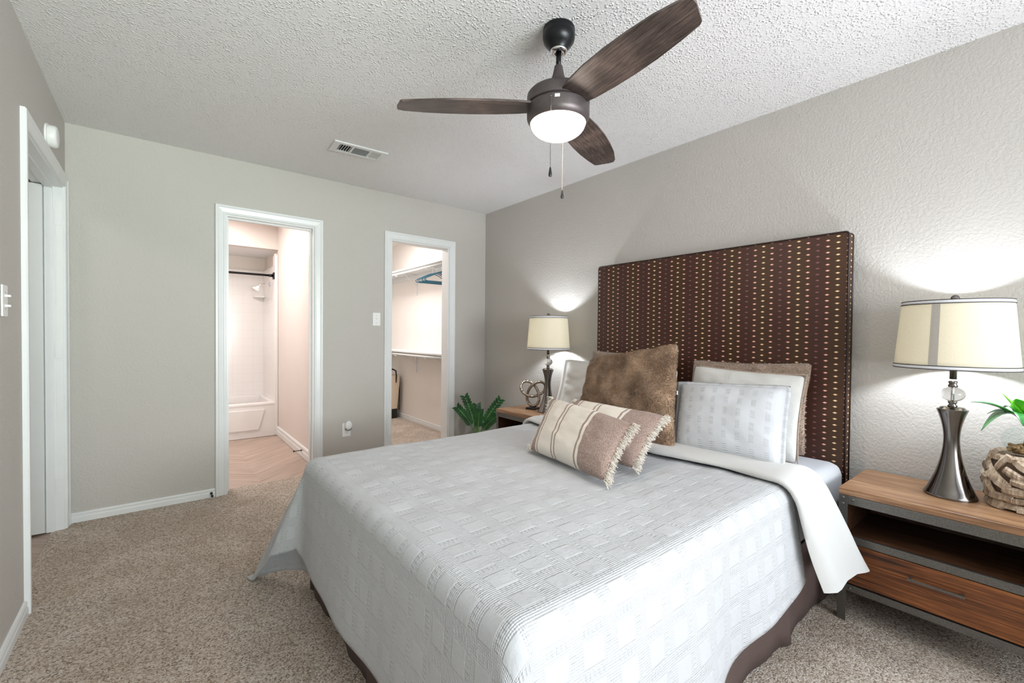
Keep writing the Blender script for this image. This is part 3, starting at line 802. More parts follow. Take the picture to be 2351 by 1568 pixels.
# front right sham
q5 = ((-0.45, -2.47, 0.938), (-0.43, -3.035, 0.966), (-0.655, -3.090, 0.622), (-0.675, -2.575, 0.622))
bm, _ = pillow_bm(*q5, 0.14, seed=5, ear=0.03, flange=0.09, wrinkle=0.003)
tag(obj('pillow_sham', bm, M['sham'], None, True), 'white puckered sham leaning foremost on the right side of the bed', 'pillow', 'white shams')
# big fur pillow
q6 = ((-0.47, -1.865, 1.032), (-0.50, -2.510, 1.150), (-0.760, -2.650, 0.605), (-0.70, -1.95, 0.640))
bm, _ = pillow_bm(*q6, 0.15, seed=6, ear=0.06, wrinkle=0.010); tufts(bm, 85000, 0.013, 0.0013, 3)
o = tag(obj('fur_pillow', bm, M['fur'], None, True), 'large tan fur pillow leaning at the middle of the bed', 'pillow')
bm = bmesh.new(); box(bm, -0.003, 0.003, -0.002, 0.002, -0.012, 0.008, 0.001)
zt = obj('zipper_pull', bm, M['white_plastic'], o); zt.location = (-0.635, -2.585, 0.90); zt['label'] = 'small white zipper pull'
# lumbar cushions
def fringe(TRc, BRc, out, seed, ear=0.05, n=110):
    rnd = random.Random(seed); bm = bmesh.new(); a, b = Vector(TRc), Vector(BRc); out = Vector(out).normalized(); nr = (b - a).cross(out).normalized()
    for k in range(n * 4):
        t_ = rnd.random(); P = a.lerp(b, t_) - out * 0.03 * (1 - (2 * t_ - 1) ** 2) * 1.0
        d = (out + Vector((rnd.uniform(-.5, .5), rnd.uniform(-.5, .5), rnd.uniform(-.6, .3)))).normalized(); L = rnd.uniform(0.018, 0.034)
        off = nr * rnd.uniform(-0.007, 0.007); c1 = P + off + d * L * 0.5 + Vector((rnd.uniform(-.003, .003), 0, rnd.uniform(-.003, .003))); c2 = P + off + d * L + Vector((0, 0, -0.004))
        tube(bm, [P + off - out * 0.006, c1, c2], lambda s: 0.0019 * (1 - 0.4 * s), 4)
    return bm
def lumbar(name, TL, TR, BR_, BL, seed, label, thick=0.13):
    bm, n_ = pillow_bm(TL, TR, BR_, BL, thick, seed=seed, ear=0.055, wrinkle=0.0035)
    o = tag(obj(name, bm, M['lumbar'], None, True), label, 'cushion', 'striped lumbar cushions')
    out = (Vector(TR) - Vector(TL)).normalized()
    obj('fringe', fringe(TR, BR_, out, seed), M['fringe'], o)
    obj('fringe', fringe(TL, BL, -out, seed + 9), M['fringe'], o)
    return o
lumbar('lumbar_cushion', (-0.965, -2.025, 0.835), (-1.165, -2.715, 0.825), (-1.375, -2.735, 0.635), (-1.285, -2.20, 0.632), 11, 'striped lumbar cushion with fringe, lying foremost on the coverlet')
lumbar('lumbar_cushion', (-0.885, -2.130, 0.832), (-0.895, -2.690, 0.828), (-1.170, -2.715, 0.640), (-1.130, -2.16, 0.640), 12, 'striped lumbar cushion with fringe, tucked behind the front one', 0.10)

# ------------------------------------------------------------------ nightstands (local: x 0 = back at wall, front at -0.41; y centred)
def make_stand():
    t = thing('nightstand', 'acacia and iron nightstand right of the bed, with a large lamp and driftwood basket', 'nightstand', (-0.022, -3.52, 0), group='nightstands')
    w2 = 0.300; D = -0.41; ZT_ = 0.555
    bm = bmesh.new(); box(bm, D - 0.004, 0, -w2 - 0.004, w2 + 0.004, 0.527, ZT_, 0.003)
    obj('table_top', bm, M['stand_top'], t)
    bm = bmesh.new()
    for s in (-1, 1):
        y0, y1 = sorted((s * w2, s * (w2 - 0.018)))
        box(bm, D + 0.012, -0.004, y0 + (0.004 if s < 0 else 0), y1 - (0.004 if s > 0 else 0), 0.155, 0.526)
    box(bm, D + 0.02, -0.006, -w2 + 0.018, w2 - 0.018, 0.335, 0.353)     # shelf
    box(bm, D + 0.02, -0.006, -w2 + 0.018, w2 - 0.018, 0.150, 0.162)     # bottom
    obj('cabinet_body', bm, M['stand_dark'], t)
    # back panel with a cable slot
    slot = (-0.045, 0.045, 0.385, 0.410)
    bm = bmesh.new(); n = 8; ol = []
    for a0, cy_ in ((-PI / 2, 0.0325), (PI / 2, -0.0325)):
        for k in range(n + 1): a = a0 + PI * k / n; ol.append((cy_ + 0.0125 * math.cos(a), 0.3975 + 0.0125 * math.sin(a)))
    rect = [(w2 - 0.02, 0.354), (w2 - 0.02, 0.526), (-w2 + 0.02, 0.526), (-w2 + 0.02, 0.354)]
    import itertools
    for X, fl_ in ((-0.018, 1), (-0.010, -1)):
        iv = [bm.verts.new((X, y, z)) for y, z in ol]; ov = [bm.verts.new((X, y, z)) for y, z in rect]
        es = [bm.edges.new((iv[i], iv[(i + 1) % len(iv)])) for i in range(len(iv))] + [bm.edges.new((ov[i], ov[(i + 1) % 4])) for i in range(4)]
        bmesh.ops.triangle_fill(bm, use_beauty=True, edges=es)
        if X == -0.018: fi = iv
        else:
            for i in range(len(iv)): bm.faces.new((fi[i], fi[(i + 1) % len(iv)], iv[(i + 1) % len(iv)], iv[i]))
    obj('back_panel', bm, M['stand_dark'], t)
    # iron frame
    bm = bmesh.new(); F0, F1 = D - 0.004, D + 0.012
    for z0, z1 in ((0.490, 0.527), (0.330, 0.360), (0.128, 0.155)): box(bm, F0, F1, -w2 + 0.028, w2 - 0.028, z0, z1, 0.001)
    box(bm, F1, -0.02, -w2 - 0.002, -w2 + 0.003, 0.128, 0.155); box(bm, F1, -0.02, w2 - 0.003, w2 + 0.002, 0.128, 0.155)
    box(bm, F1, -0.02, -w2 - 0.002, -w2 + 0.003, 0.490, 0.527); box(bm, F1, -0.02, w2 - 0.003, w2 + 0.002, 0.490, 0.527)
    obj('frame', bm, M['iron'], t)
    for s in (-1, 1):
        bm = bmesh.new(); y0, y1 = sorted((s * (w2 + 0.002), s * (w2 - 0.028)))
        box(bm, F0 - 0.001, F0 + 0.005, y0, y1, 0.0, 0.527, 0.0008)
        y0, y1 = sorted((s * (w2 + 0.002), s * (w2 - 0.003))); box(bm, F0, F0 + 0.035, y0, y1, 0.0, 0.527, 0.0008)
        lg = obj('leg', bm, M['iron'], t)
        bm = bmesh.new(); y0, y1 = sorted((s * (w2 + 0.002), s * (w2 - 0.003)))
        box(bm, -0.035, 0, y0, y1, 0.0, 0.527, 0.0008); y0, y1 = sorted((s * (w2 + 0.002), s * (w2 - 0.028))); box(bm, -0.005, 0, y0, y1, 0, 0.15)
        obj('leg', bm, M['iron'], t)
        for yy, zz in ((w2 - 0.012, 0.516), (w2 - 0.045, 0.512), (w2 - 0.012, 0.490), (w2 - 0.012, 0.145), (w2 - 0.042, 0.141)):
            bm = bmesh.new(); sph(bm, (F0 - 0.001, s * yy, zz), 0.0058, 10, 6, (0.6, 1, 1)); obj('rivet', bm, M['iron'], lg, True)
    bm = bmesh.new(); box(bm, D + 0.000, D + 0.020, -w2 + 0.030, w2 - 0.030, 0.160, 0.326, 0.002)
    dr = obj('drawer', bm, M['stand_wood'], t)
    bm = bmesh.new(); box(bm, D - 0.030, D - 0.023, -0.078, 0.078, 0.264, 0.272, 0.001)
    for y in (-0.072, 0.066): box(bm, D - 0.026, D + 0.001, y, y + 0.006, 0.264, 0.272)
    obj('handle', bm, M['iron'], dr)
    return t
ns = make_stand()
dup(ns, (-0.022, -1.100, 0), 'acacia and iron nightstand left of the bed, under the metal knot sculpture', 'nightstands')

# ------------------------------------------------------------------ table lamps
def make_lamp():
    t = thing('table_lamp', 'table lamp with cream drum shade and glass ball beside the driftwood basket, near camera', 'lamp', (-0.200, -3.526, 0.555), group='matching bedside table lamps')
    bm = bmesh.new()
    prof = [(0, 0), (0.079, 0), (0.080, 0.004), (0.077, 0.012)]
    for k in range(1, 25):
        z = 0.012 + k / 24 * (0.345 - 0.012); u = k / 24
        lo = 0.077 * (1 - u) ** 2.0 + 0.0; hi = 0.046 * max(0, (u - 0.42) / 0.58) ** 2.4
        r = 0.0235 + (0.077 - 0.0235) * max(0, 1 - u / 0.72) ** 2.1 + (0.047 - 0.0235) * max(0, (u - 0.60) / 0.40) ** 2.2
        prof.append((r, z))
    prof += [(0.047, 0.348), (0.040, 0.350), (0.036, 0.356), (0.0, 0.357)]
    auto(obj('lamp_base', lathe(bm, prof, 48), M['gunmetal'], t), 60)
    bm = lathe(bmesh.new(), [(0, 0.356), (0.014, 0.356), (0.015, 0.362), (0.010, 0.368), (0.014, 0.374), (0.014, 0.380), (0, 0.381)], 24)
    obj('lower_collar', bm, M['gunmetal'], t, True)
    bm = bmesh.new(); sph(bm, (0, 0, 0.408), 0.037, 32, 20, (1, 1, 0.80)); obj('glass_ball', bm, M['glass'], t, True)
    obj('stem', lathe(bmesh.new(), [(0.0045, 0.381), (0.0045, 0.436)], 14), M['chrome'], t, True)
    bm = lathe(bmesh.new(), [(0, 0.436), (0.015, 0.437), (0.015, 0.443), (0.011, 0.449), (0.015, 0.455), (0.012, 0.461), (0, 0.462)], 24)
    obj('upper_collar', bm, M['gunmetal'], t, True)
    obj('glass_disc', lathe(bmesh.new(), [(0.0, 0.462), (0.048, 0.463), (0.0485, 0.4655), (0.048, 0.467), (0.0, 0.468)], 40), M['thin_glass'], t, True)
    obj('socket_neck', lathe(bmesh.new(), [(0, 0.468), (0.0115, 0.468), (0.0115, 0.545), (0.017, 0.550), (0.017, 0.585), (0, 0.586)], 24), M['gunmetal'], t, True)
    bm = bmesh.new(); sph(bm, (0, 0, 0.635), 0.028, 20, 14, (1, 1, 1.25)); obj('bulb', bm, M['bulb'], t, True)
    # shade: slightly oval
    z0, z1 = 0.512, 0.778; rb, rt = 0.182, 0.160; SX = 0.92
    bm = bmesh.new(); lathe(bm, [(rb - (rb - rt) * k / 8, z0 + (z1 - z0) * k / 8) for k in range(9)], 72, (0, 0, 0), SX, 1.0, cap=False)
    sh = obj('lamp_shade', bm, M['shade'], t, True)
    md = sh.modifiers.new('solid', 'SOLIDIFY'); md.thickness = 0.0015
    def band(za, zb, dr_, mat, nm):
        ra = rb - (rb - rt) * (za - z0) / (z1 - z0); rb2 = rb - (rb - rt) * (zb - z0) / (z1 - z0)
        bm = bmesh.new(); lathe(bm, [(ra - 0.002, za), (ra + dr_, za), (rb2 + dr_, zb), (rb2 - 0.002, zb)], 72, (0, 0, 0), SX, 1.0, cap=False); return bm
    for a in (z0 - 0.001, z1 - 0.013):
        obj('trim_ribbon', band(a, a + 0.014, 0.0012, None, ''), M['ribbon'], sh, True)
        bm = band(a - 0.001, a + 0.0014, 0.0022, None, ''); b2 = band(a + 0.0125, a + 0.0149, 0.0022, None, '')
        me = bpy.data.meshes.new('tmp'); b2.to_mesh(me); b2.free(); bm.from_mesh(me); bpy.data.meshes.remove(me)
        obj('trim_piping', bm, M['cord_black'], sh, True)
    # overlap seam of the shade
    bm = bmesh.new(); pv = []
    for k in range(9):
        z = z0 + 0.014 + (z1 - z0 - 0.027) * k / 8; r = rb - (rb - rt) * (z - z0) / (z1 - z0) + 0.0008
        row = []
        for a in (PI - 0.30, PI - 0.24, PI - 0.18, PI - 0.145): 
            aa = -a + 0 if False else a
            row.append(bm.verts.new((r * SX * math.cos(aa), r * math.sin(aa), z)))
        pv.append(row)
    for a, b in zip(pv, pv[1:]):
        for k in range(3): bm.faces.new((a[k], a[k + 1], b[k + 1], b[k]))
    obj('shade_seam', bm, M['seam'], sh)
    bm = bmesh.new()
    tube(bm, [(0, 0.016 + 0.045 * math.sin(k / 16 * PI) ** 0.7 * 1, 0.56 + 0.215 * k / 16) for k in range(17)], 0.0018, 6)
    tube(bm, [(0, -0.016 - 0.045 * math.sin(k / 16 * PI) ** 0.7 * 1, 0.56 + 0.215 * k / 16) for k in range(17)], 0.0018, 6)
    for a in range(3): tube(bm, [(0, 0, 0.770), (rt * SX * 0.985 * math.cos(a * 2 * PI / 3 + 0.5), rt * 0.985 * math.sin(a * 2 * PI / 3 + 0.5), 0.772)], 0.0018, 6)
    obj('harp', bm, M['chrome'], t, True)
    obj('finial', lathe(bmesh.new(), [(0, 0.774), (0.007, 0.774), (0.007, 0.778), (0.014, 0.780), (0.0145, 0.788), (0.0125, 0.797), (0.007, 0.803), (0, 0.805)], 20), M['gunmetal'], t, True)
    return t
lamp = make_lamp()
dup(lamp, (-0.200, -1.180, 0.555), 'smaller-looking lit lamp with cream shade between the knot sculpture and pillows', 'matching bedside table lamps', rz=PI)

# ------------------------------------------------------------------ sculpture
sc_ = thing('knot_sculpture', 'hammered silver knot sculpture on a black square base, left of the far lamp', 'sculpture', (-0.205, -1.005, 0.555), R(0))
bm = bmesh.new(); box(bm, -0.045, 0.045, -0.045, 0.045, 0.0, 0.016, 0.002); o = obj('base', bm, M['black'], sc_); o.rotation_euler = (0, 0, R(20))
bm = bmesh.new(); pts = []
v1 = Vector((math.cos(R(-45 + 5)), math.sin(R(-45 + 5)), 0)); v2 = Vector((0, 0, 1)); v3 = v1.cross(v2)
for k in range(120):
    t_ = 2 * PI * k / 120
    a = math.sin(t_) + 2 * math.sin(2 * t_); b = math.cos(t_) - 2 * math.cos(2 * t_); c_ = -math.sin(3 * t_)
    pts.append(v1 * a * 0.034 * 1.12 + v2 * (b * 0.041) + v3 * c_ * 0.022 + Vector((0, 0, 0.118)))
mz = min(p.z for p in pts)
pts = [p + Vector((0, 0, 0.016 + 0.010 - mz)) for p in pts]
tube(bm, pts, 0.0125, 14, closed=True)
obj('knot', bm, M['knot'], sc_, True)

# ------------------------------------------------------------------ driftwood basket, glass bowl, plant
BKX, BKY = -0.165, -3.725
bk = thing('driftwood_basket', 'woven round basket of bleached driftwood pieces beside the near lamp', 'basket', (BKX, BKY, 0.555))
bm = lathe(bmesh.new(), [(0, 0.002), (0.070, 0.002), (0.098, 0.050), (0.104, 0.105), (0.098, 0.155), (0.090, 0.186), (0.0, 0.190)], 32)
obj('basket_core', bm, M['drift_core'], bk, True)
rnd = random.Random(5)
def basket_r(z):
    return 0.078 + 0.034 * math.sin(min(1, max(0, (z + 0.01) / 0.21)) * PI) ** 0.7
k = 0
for z in (0.016, 0.046, 0.078, 0.108, 0.138, 0.166, 0.188):
    n = 9 if z < 0.18 else 10
    for i in range(n):
        a = 2 * PI * (i + (k % 2) * 0.5 + rnd.uniform(-0.15, 0.15)) / n; r = basket_r(z) + 0.002
        tilt = rnd.uniform(-1.25, 1.25) if 0.03 < z < 0.17 else rnd.uniform(-0.15, 0.15)
        L = rnd.uniform(0.050, 0.095); wd = rnd.uniform(0.011, 0.021)
        tang = Vector((-math.sin(a), math.cos(a), 0)); rad = Vector((math.cos(a), math.sin(a), 0))
        d = tang * math.cos(tilt) + Vector((0, 0, 1)) * math.sin(tilt); s_ = rad.cross(d)
        bm = bmesh.new(); m_ = rnd.choice((5, 6)); rings = []
        irr = [rnd.uniform(0.65, 1.2) for _ in range(m_)]
        for e in range(4):
            u = -1 + 2 * e / 3; cc = rad * (r - abs(u) * 0.010) + Vector((0, 0, z)) + d * (u * L / 2 + rnd.uniform(-.002, .002))
            cc.z = max(0.008, cc.z); f = 1.0 - 0.12 * abs(u) ** 2 + rnd.uniform(-.08, .08)
            rg = []
            for q in range(m_):
                v_ = cc + (s_ * math.cos(2 * PI * q / m_) * wd + rad * math.sin(2 * PI * q / m_) * wd * 0.75) * irr[q] * f
                v_.z = max(0.0005, v_.z); rg.append(bm.verts.new(v_))
            rings.append(rg)
        for a_, b_ in zip(rings, rings[1:]):
            for q in range(m_): bm.faces.new((a_[q], a_[(q + 1) % m_], b_[(q + 1) % m_], b_[q]))
        bm.faces.new(list(reversed(rings[0]))); bm.faces.new(rings[-1])
        obj('driftwood_piece', bm, M['drift'], bk)
    k += 1
ZB = 0.555 + 0.200
gb = thing('glass_bowl', 'clear glass bowl of pebbles standing on the driftwood basket', 'bowl', (BKX, BKY, ZB))
prof = [(0.0, 0.0), (0.045, 0.0)] + [(0.066 * math.sin(a) + 0.004, 0.052 - 0.052 * math.cos(a)) for a in [R(50 + 10 * i) for i in range(9)]] + [(0.042, 0.098), (0.045, 0.103)]
bm = lathe(bmesh.new(), prof, 40, cap=False)
obj('bowl_wall', bm, M['thin_glass'], gb, True)
bm = bmesh.new()
for i in range(150):
    a = rnd.random() * 2 * PI; rr2 = 0.058 * math.sqrt(rnd.random()); zz = 0.008 + rnd.random() * 0.024
    lim = 0.060 if zz > 0.015 else 0.046
    rr2 = min(rr2, lim - 0.008); sph(bm, (rr2 * math.cos(a), rr2 * math.sin(a), zz), 0.008, 8, 5, (rnd.uniform(.8, 1.2), rnd.uniform(.8, 1.2), 0.7))
o = tag(obj('pebbles', bm, M['pebble'], None, True), 'tan pebbles filling the bottom of the glass bowl', 'pebbles', kind='stuff'); o.location = (BKX, BKY, ZB)
def leaf(bm, base, tip, width, droop=0.0, fold=0.25, n=12, side=None):
    base, tip = Vector(base), Vector(tip); d = tip - base; s = side if side is not None else d.cross(Vector((0, 0, 1)))
    if s.length < 1e-5: s = Vector((1, 0, 0))
    s = Vector(s).normalized(); up = s.cross(d).normalized(); rows = []
    for i in range(n + 1):
        t_ = i / n; P = base + d * t_ + Vector((0, 0, 1)) * droop * 4 * t_ * (1 - t_)
        w_ = width * (math.sin(PI * t_ ** 0.8) ** 0.9) + 0.0008
        rows.append([bm.verts.new(P - s * w_ + up * w_ * fold), bm.verts.new(P - s * w_ * .5 + up * w_ * fold * .35), bm.verts.new(P), bm.verts.new(P + s * w_ * .5 + up * w_ * fold * .35), bm.verts.new(P + s * w_ + up * w_ * fold)])
    for a, b in zip(rows, rows[1:]):
        for k in range(4): bm.faces.new((a[k], a[k + 1], b[k + 1], b[k]))
pp = thing('leafy_plant', 'broad leaved green plant growing from the pebble bowl', 'plant', (BKX, BKY, ZB + 0.022))
def leaf_obj(base, tip, width, droop, mat, fold=0.25, side=None):
    bm = bmesh.new(); leaf(bm, base, tip, width, droop, fold, side=side); o = obj('leaf', bm, mat, pp, True)
    md = o.modifiers.new('solid', 'SOLIDIFY'); md.thickness = 0.001
B0 = (0, 0, 0.09)
for tip, wd, dp, mt in (((-0.03, 0.150, 0.160), 0.030, 0.022, 'leaf'), ((-0.05, 0.118, 0.055), 0.036, 0.055, 'leaf'), ((-0.03, 0.105, 0.120), 0.024, 0.03, 'leaf'),
                        ((-0.01, 0.070, 0.205), 0.032, 0.0, 'leaf_new'), ((-0.06, 0.03, 0.190), 0.038, 0.01, 'leaf_new'), ((-0.12, 0.01, 0.10), 0.034, 0.04, 'leaf'),
                        ((-0.08, -0.09, 0.14), 0.034, 0.03, 'leaf'), ((0.02, -0.12, 0.13), 0.034, 0.03, 'leaf'), ((0.07, -0.05, 0.17), 0.030, 0.02, 'leaf'), ((0.05, 0.07, 0.14), 0.028, 0.03, 'leaf')):
    leaf_obj(B0, tip, wd, dp, M[mt])
bm = bmesh.new()
for i in range(6): a = i * 1.05; tube(bm, [(0.012 * math.cos(a), 0.012 * math.sin(a), 0), (0.006 * math.cos(a), 0.006 * math.sin(a), 0.06), (0, 0, 0.10)], 0.004, 7)
obj('stem', bm, M['stem'], pp, True)

# ------------------------------------------------------------------ potted ZZ plant in the corner
zz = thing('potted_plant', 'dark green potted plant in white pot on the floor in the corner', 'plant', (-0.285, -0.30, 0))
bm = lathe(bmesh.new(), [(0, 0), (0.055, 0), (0.060, 0.01), (0.078, 0.205), (0.080, 0.212), (0.074, 0.212), (0.070, 0.195), (0, 0.195)], 36)
obj('pot', bm, M['pot'], zz, True)
obj('soil', lathe(bmesh.new(), [(0, 0.1955), (0.069, 0.1955), (0.0, 0.200)], 24, cap=False), M['soil'], zz)
rnd = random.Random(9)
for (dx, dy, L, bend) in ((-0.085, 0.06, 0.375, 0.6), (-0.130, 0.10, 0.275, 0.8), (0.135, -0.115, 0.35, 1.2), (0.10, -0.10, 0.19, 1.0), (0.00, -0.02, 0.24, 0.5), (0.03, 0.06, 0.28, 0.5)):
    b0 = Vector((dx * 0.15, dy * 0.15, 0.195)); tipp = b0 + Vector((dx, dy, L)); pts = []
    for i in range(13):
        t_ = i / 12; pts.append(b0 + Vector((dx * t_ ** 1.6, dy * t_ ** 1.6, L * t_)))
    bm = bmesh.new(); tube(bm, pts, lambda s: 0.0085 * (1 - 0.75 * s), 8); st = obj('stem', bm, M['stem'], zz, True)
    bm = bmesh.new()
    nl = 9
    for i in range(nl):
        t_ = 0.42 + 0.58 * i / (nl - 1); P = b0 + Vector((dx * t_ ** 1.6, dy * t_ ** 1.6, L * t_))
        dirv = Vector((dx * 1.6 * t_ ** 0.6, dy * 1.6 * t_ ** 0.6, L)).normalized(); sd = dirv.cross(Vector((rr.x, rr.y, 0)).cross(Vector((0, 0, 1)))).normalized()
        for sgn in (-1, 1):
            tp = P + (dirv * 0.75 + sd * sgn * 0.75).normalized() * 0.058 * (1.1 - 0.3 * abs(t_ - 0.7))
            leaf(bm, P, tp, 0.0135, 0.0, 0.2, 6, side=dirv.cross(sd).cross(tp - P))
    o = obj('leaves', bm, M['leaf_dark'], st, True); o['kind'] = 'stuff'

# ------------------------------------------------------------------ ceiling fan
FX, FY = -1.393, -2.480
fan = thing('ceiling_fan', 'dark three-blade ceiling fan with lit glass bowl hanging above the bed', 'ceiling fan', (FX, FY, 0))
auto(obj('canopy', lathe(bmesh.new(), [(0, 2.439), (0.064, 2.439), (0.066, 2.430), (0.064, 2.424), (0.066, 2.420), (0.066, 2.402), (0.062, 2.386), (0.050, 2.370), (0.040, 2.360), (0.036, 2.350), (0, 2.350)], 40), M['fan_dark'], fan), 50)
auto(obj('canopy_ring', lathe(bmesh.new(), [(0.035, 2.350), (0.033, 2.343), (0.020, 2.339), (0.012, 2.343), (0.012, 2.350)], 32, cap=False), M['chrome'], fan), 60)
obj('downrod', lathe(bmesh.new(), [(0.0105, 2.345), (0.0105, 2.28)], 20), M['fan_dark'], fan, True)
auto(obj('rod_cover', lathe(bmesh.new(), [(0.014, 2.29), (0.017, 2.286), (0.018, 2.278), (0.026, 2.243), (0.040, 2.203), (0.050, 2.188), (0.060, 2.18), (0.0, 2.178)], 36, cap=False), M['fan_metal'], fan), 50)
auto(obj('motor_housing', lathe(bmesh.new(), [(0, 2.184), (0.090, 2.182), (0.118, 2.176), (0.127, 2.166), (0.128, 2.158), (0.128, 2.125), (0.122, 2.12), (0.0, 2.119)], 56), M['fan_metal'], fan), 40)
auto(obj('light_housing', lathe(bmesh.new(), [(0, 2.119), (0.124, 2.119), (0.128, 2.115), (0.128, 2.078), (0.126, 2.068), (0.120, 2.058), (0.114, 2.052), (0.110, 2.054), (0.0, 2.058)], 56), M['fan_metal'], fan), 40)
bm = lathe(bmesh.new(), [(0.112 * math.cos(a), 2.054 - 0.062 * math.sin(a)) for a in [R(90) * i / 12 for i in range(13)]], 48, cap=False)
obj('light_bowl', bm, M['fanglow'], fan, True)
def blade_bm():
    top = [(0.105, 0.060), (0.16, 0.072), (0.25, 0.083), (0.35, 0.090), (0.45, 0.091), (0.55, 0.086), (0.622, 0.079), (0.634, 0.072)]
    bot = [(0.664, 0.010), (0.668, -0.014), (0.645, -0.030), (0.56, -0.052), (0.46, -0.066), (0.36, -0.074), (0.26, -0.076), (0.17, -0.070), (0.105, -0.058)]
    return prism(bmesh.new(), top + bot, lambda u, v, d: (u, v, d), -0.004, 0.004)
bb0 = blade_bm(); proto = obj('blade', bb0, M['blade'], fan)
def place_blade(o, ang):
    o.location = (0, 0, 2.122); o.rotation_euler = (Matrix.Rotation(R(ang), 3, 'Z') @ Matrix.Rotation(R(-9), 3, 'X')).to_euler()
place_blade(proto, 140)
for a in (260, 20):
    o = proto.copy(); C.objects.link(o); o.parent = fan; place_blade(o, a)
def chain(x, y, ztop, zbot, fob):
    bm = bmesh.new(); z = ztop
    while z > zbot + fob:
        sph(bm, (x, y, z), 0.0016, 6, 4); z -= 0.0042
    tube(bm, [(x, y, ztop), (x, y, zbot + fob)], 0.0005, 4)
    c = obj('pull_chain', bm, M['gunmetal'], fan)
    bm = lathe(bmesh.new(), [(0, 0), (0.0060, 0.0), (0.0068, 0.004), (0.0066, 0.010), (0.0036, 0.030), (0.0028, 0.034), (0.0, 0.034)], 8, (x, y, zbot))
    obj('chain_fob', bm, M['black'], c)
ca = math.atan2(-3.79 - FY, -2.678 - FX)
a1 = ca - 0.21
X1, Y1 = 0.131 * math.cos(a1), 0.131 * math.sin(a1)
chain(X1, Y1, 2.103, 1.794, 0.034)
a2 = ca + PI - 0.17
chain(0.131 * math.cos(a2), 0.131 * math.sin(a2), 2.103, 1.788, 0.034)
for aa in (a1, a2):
    bmt = lathe(bmesh.new(), [(0.0038, 0), (0.0045, 0.002), (0.0025, 0.005)], 12, cap=False)
    bmesh.ops.rotate(bmt, verts=bmt.verts, matrix=Matrix.Rotation(PI / 2, 3, 'Y')); bmesh.ops.rotate(bmt, verts=bmt.verts, matrix=Matrix.Rotation(aa, 3, 'Z'))
    bmesh.ops.translate(bmt, verts=bmt.verts, vec=(0.127 * math.cos(aa), 0.127 * math.sin(aa), 2.105))
    obj('chain_eyelet', bmt, M['chrome'], fan)
# rating sticker on the light housing
bm = bmesh.new(); a3 = ca - 0.10; rows = []
for k in range(7):
    a = a3 + 0.15 * k / 6; rows.append([bm.verts.new((0.1286 * math.cos(a), 0.1286 * math.sin(a), z)) for z in (2.097, 2.109)])
for a, b in zip(rows, rows[1:]): bm.faces.new((a[0], b[0], b[1], a[1]))
stk = obj('rating_sticker', bm, M['white_plastic'], fan); stk['label'] = 'small white rating sticker'
bm = bmesh.new()
for zz_ in (2.1062, 2.1035, 2.1008):
    pr = None
    for k in range(7):
        a = a3 + 0.012 + 0.126 * k / 6; cur = [bm.verts.new((0.1288 * math.cos(a), 0.1288 * math.sin(a), z)) for z in (zz_ - 0.0004, zz_ + 0.0004)]
        if pr: bm.faces.new((pr[0], cur[0], cur[1], pr[1]))
        pr = cur
obj('printed_lines', bm, M['grey_plastic'], stk)

# ------------------------------------------------------------------ ceiling vent
vt = thing('air_vent', 'white three-section air register on the ceiling', 'vent', (-1.598, -0.742, H), R(-3))
vw, vd = 0.178, 0.088
bm = bmesh.new(); z0 = -0.010
secs = [(-0.135, -0.055), (-0.042, 0.062), (0.075, 0.140)]
inner_y = 0.058
def fr_box(a, b, c_, d): box(bm, a, b, c_, d, z0, -0.0005, 0.001)
fr_box(-vw, vw, -vd, -inner_y); fr_box(-vw, vw, inner_y, vd)
xs = [-vw] + [v for s in secs for v in s] + [vw]
for i in range(0, len(xs), 2): fr_box(xs[i], xs[i + 1], -inner_y, inner_y)
obj('register_frame', bm, M['vent'], vt)
obj('duct_shade_sheet', bx(-0.15, 0.15, -0.062, 0.062, -0.0012, -0.0004), M['vent_dark'], vt)  # flat dark sheet, its colour stands in for shade inside the duct
def slat(c, hw_, l0, l1, along, tilt):
    bm = bmesh.new(); s, co = math.sin(tilt), math.cos(tilt)
    a = [(-hw_ * co, -hw_ * s), (hw_ * co, hw_ * s), (hw_ * co + 0.0008 * s, hw_ * s - 0.0012), (-hw_ * co, -hw_ * s - 0.0012)]
    fn = (lambda u, v, d: (c + u, d, v - 0.0065)) if along == 'y' else (lambda u, v, d: (d, c + u, v - 0.0065))
    return prism(bm, a, fn, l0, l1)
for s0, s1, tl in ((secs[0][0], secs[0][1], 0.75), (secs[2][0], secs[2][1], -0.75)):
    for k in range(5):
        c_ = s0 + (s1 - s0) * (k + 0.5) / 5; obj('louver', slat(c_, 0.0058, -inner_y, inner_y, 'y', tl), M['vent'], vt)
for k in range(6):
    c_ = -inner_y + 2 * inner_y * (k + 0.5) / 6; obj('louver', slat(c_, 0.0070, secs[1][0], secs[1][1], 'x', 0.6), M['vent'], vt)

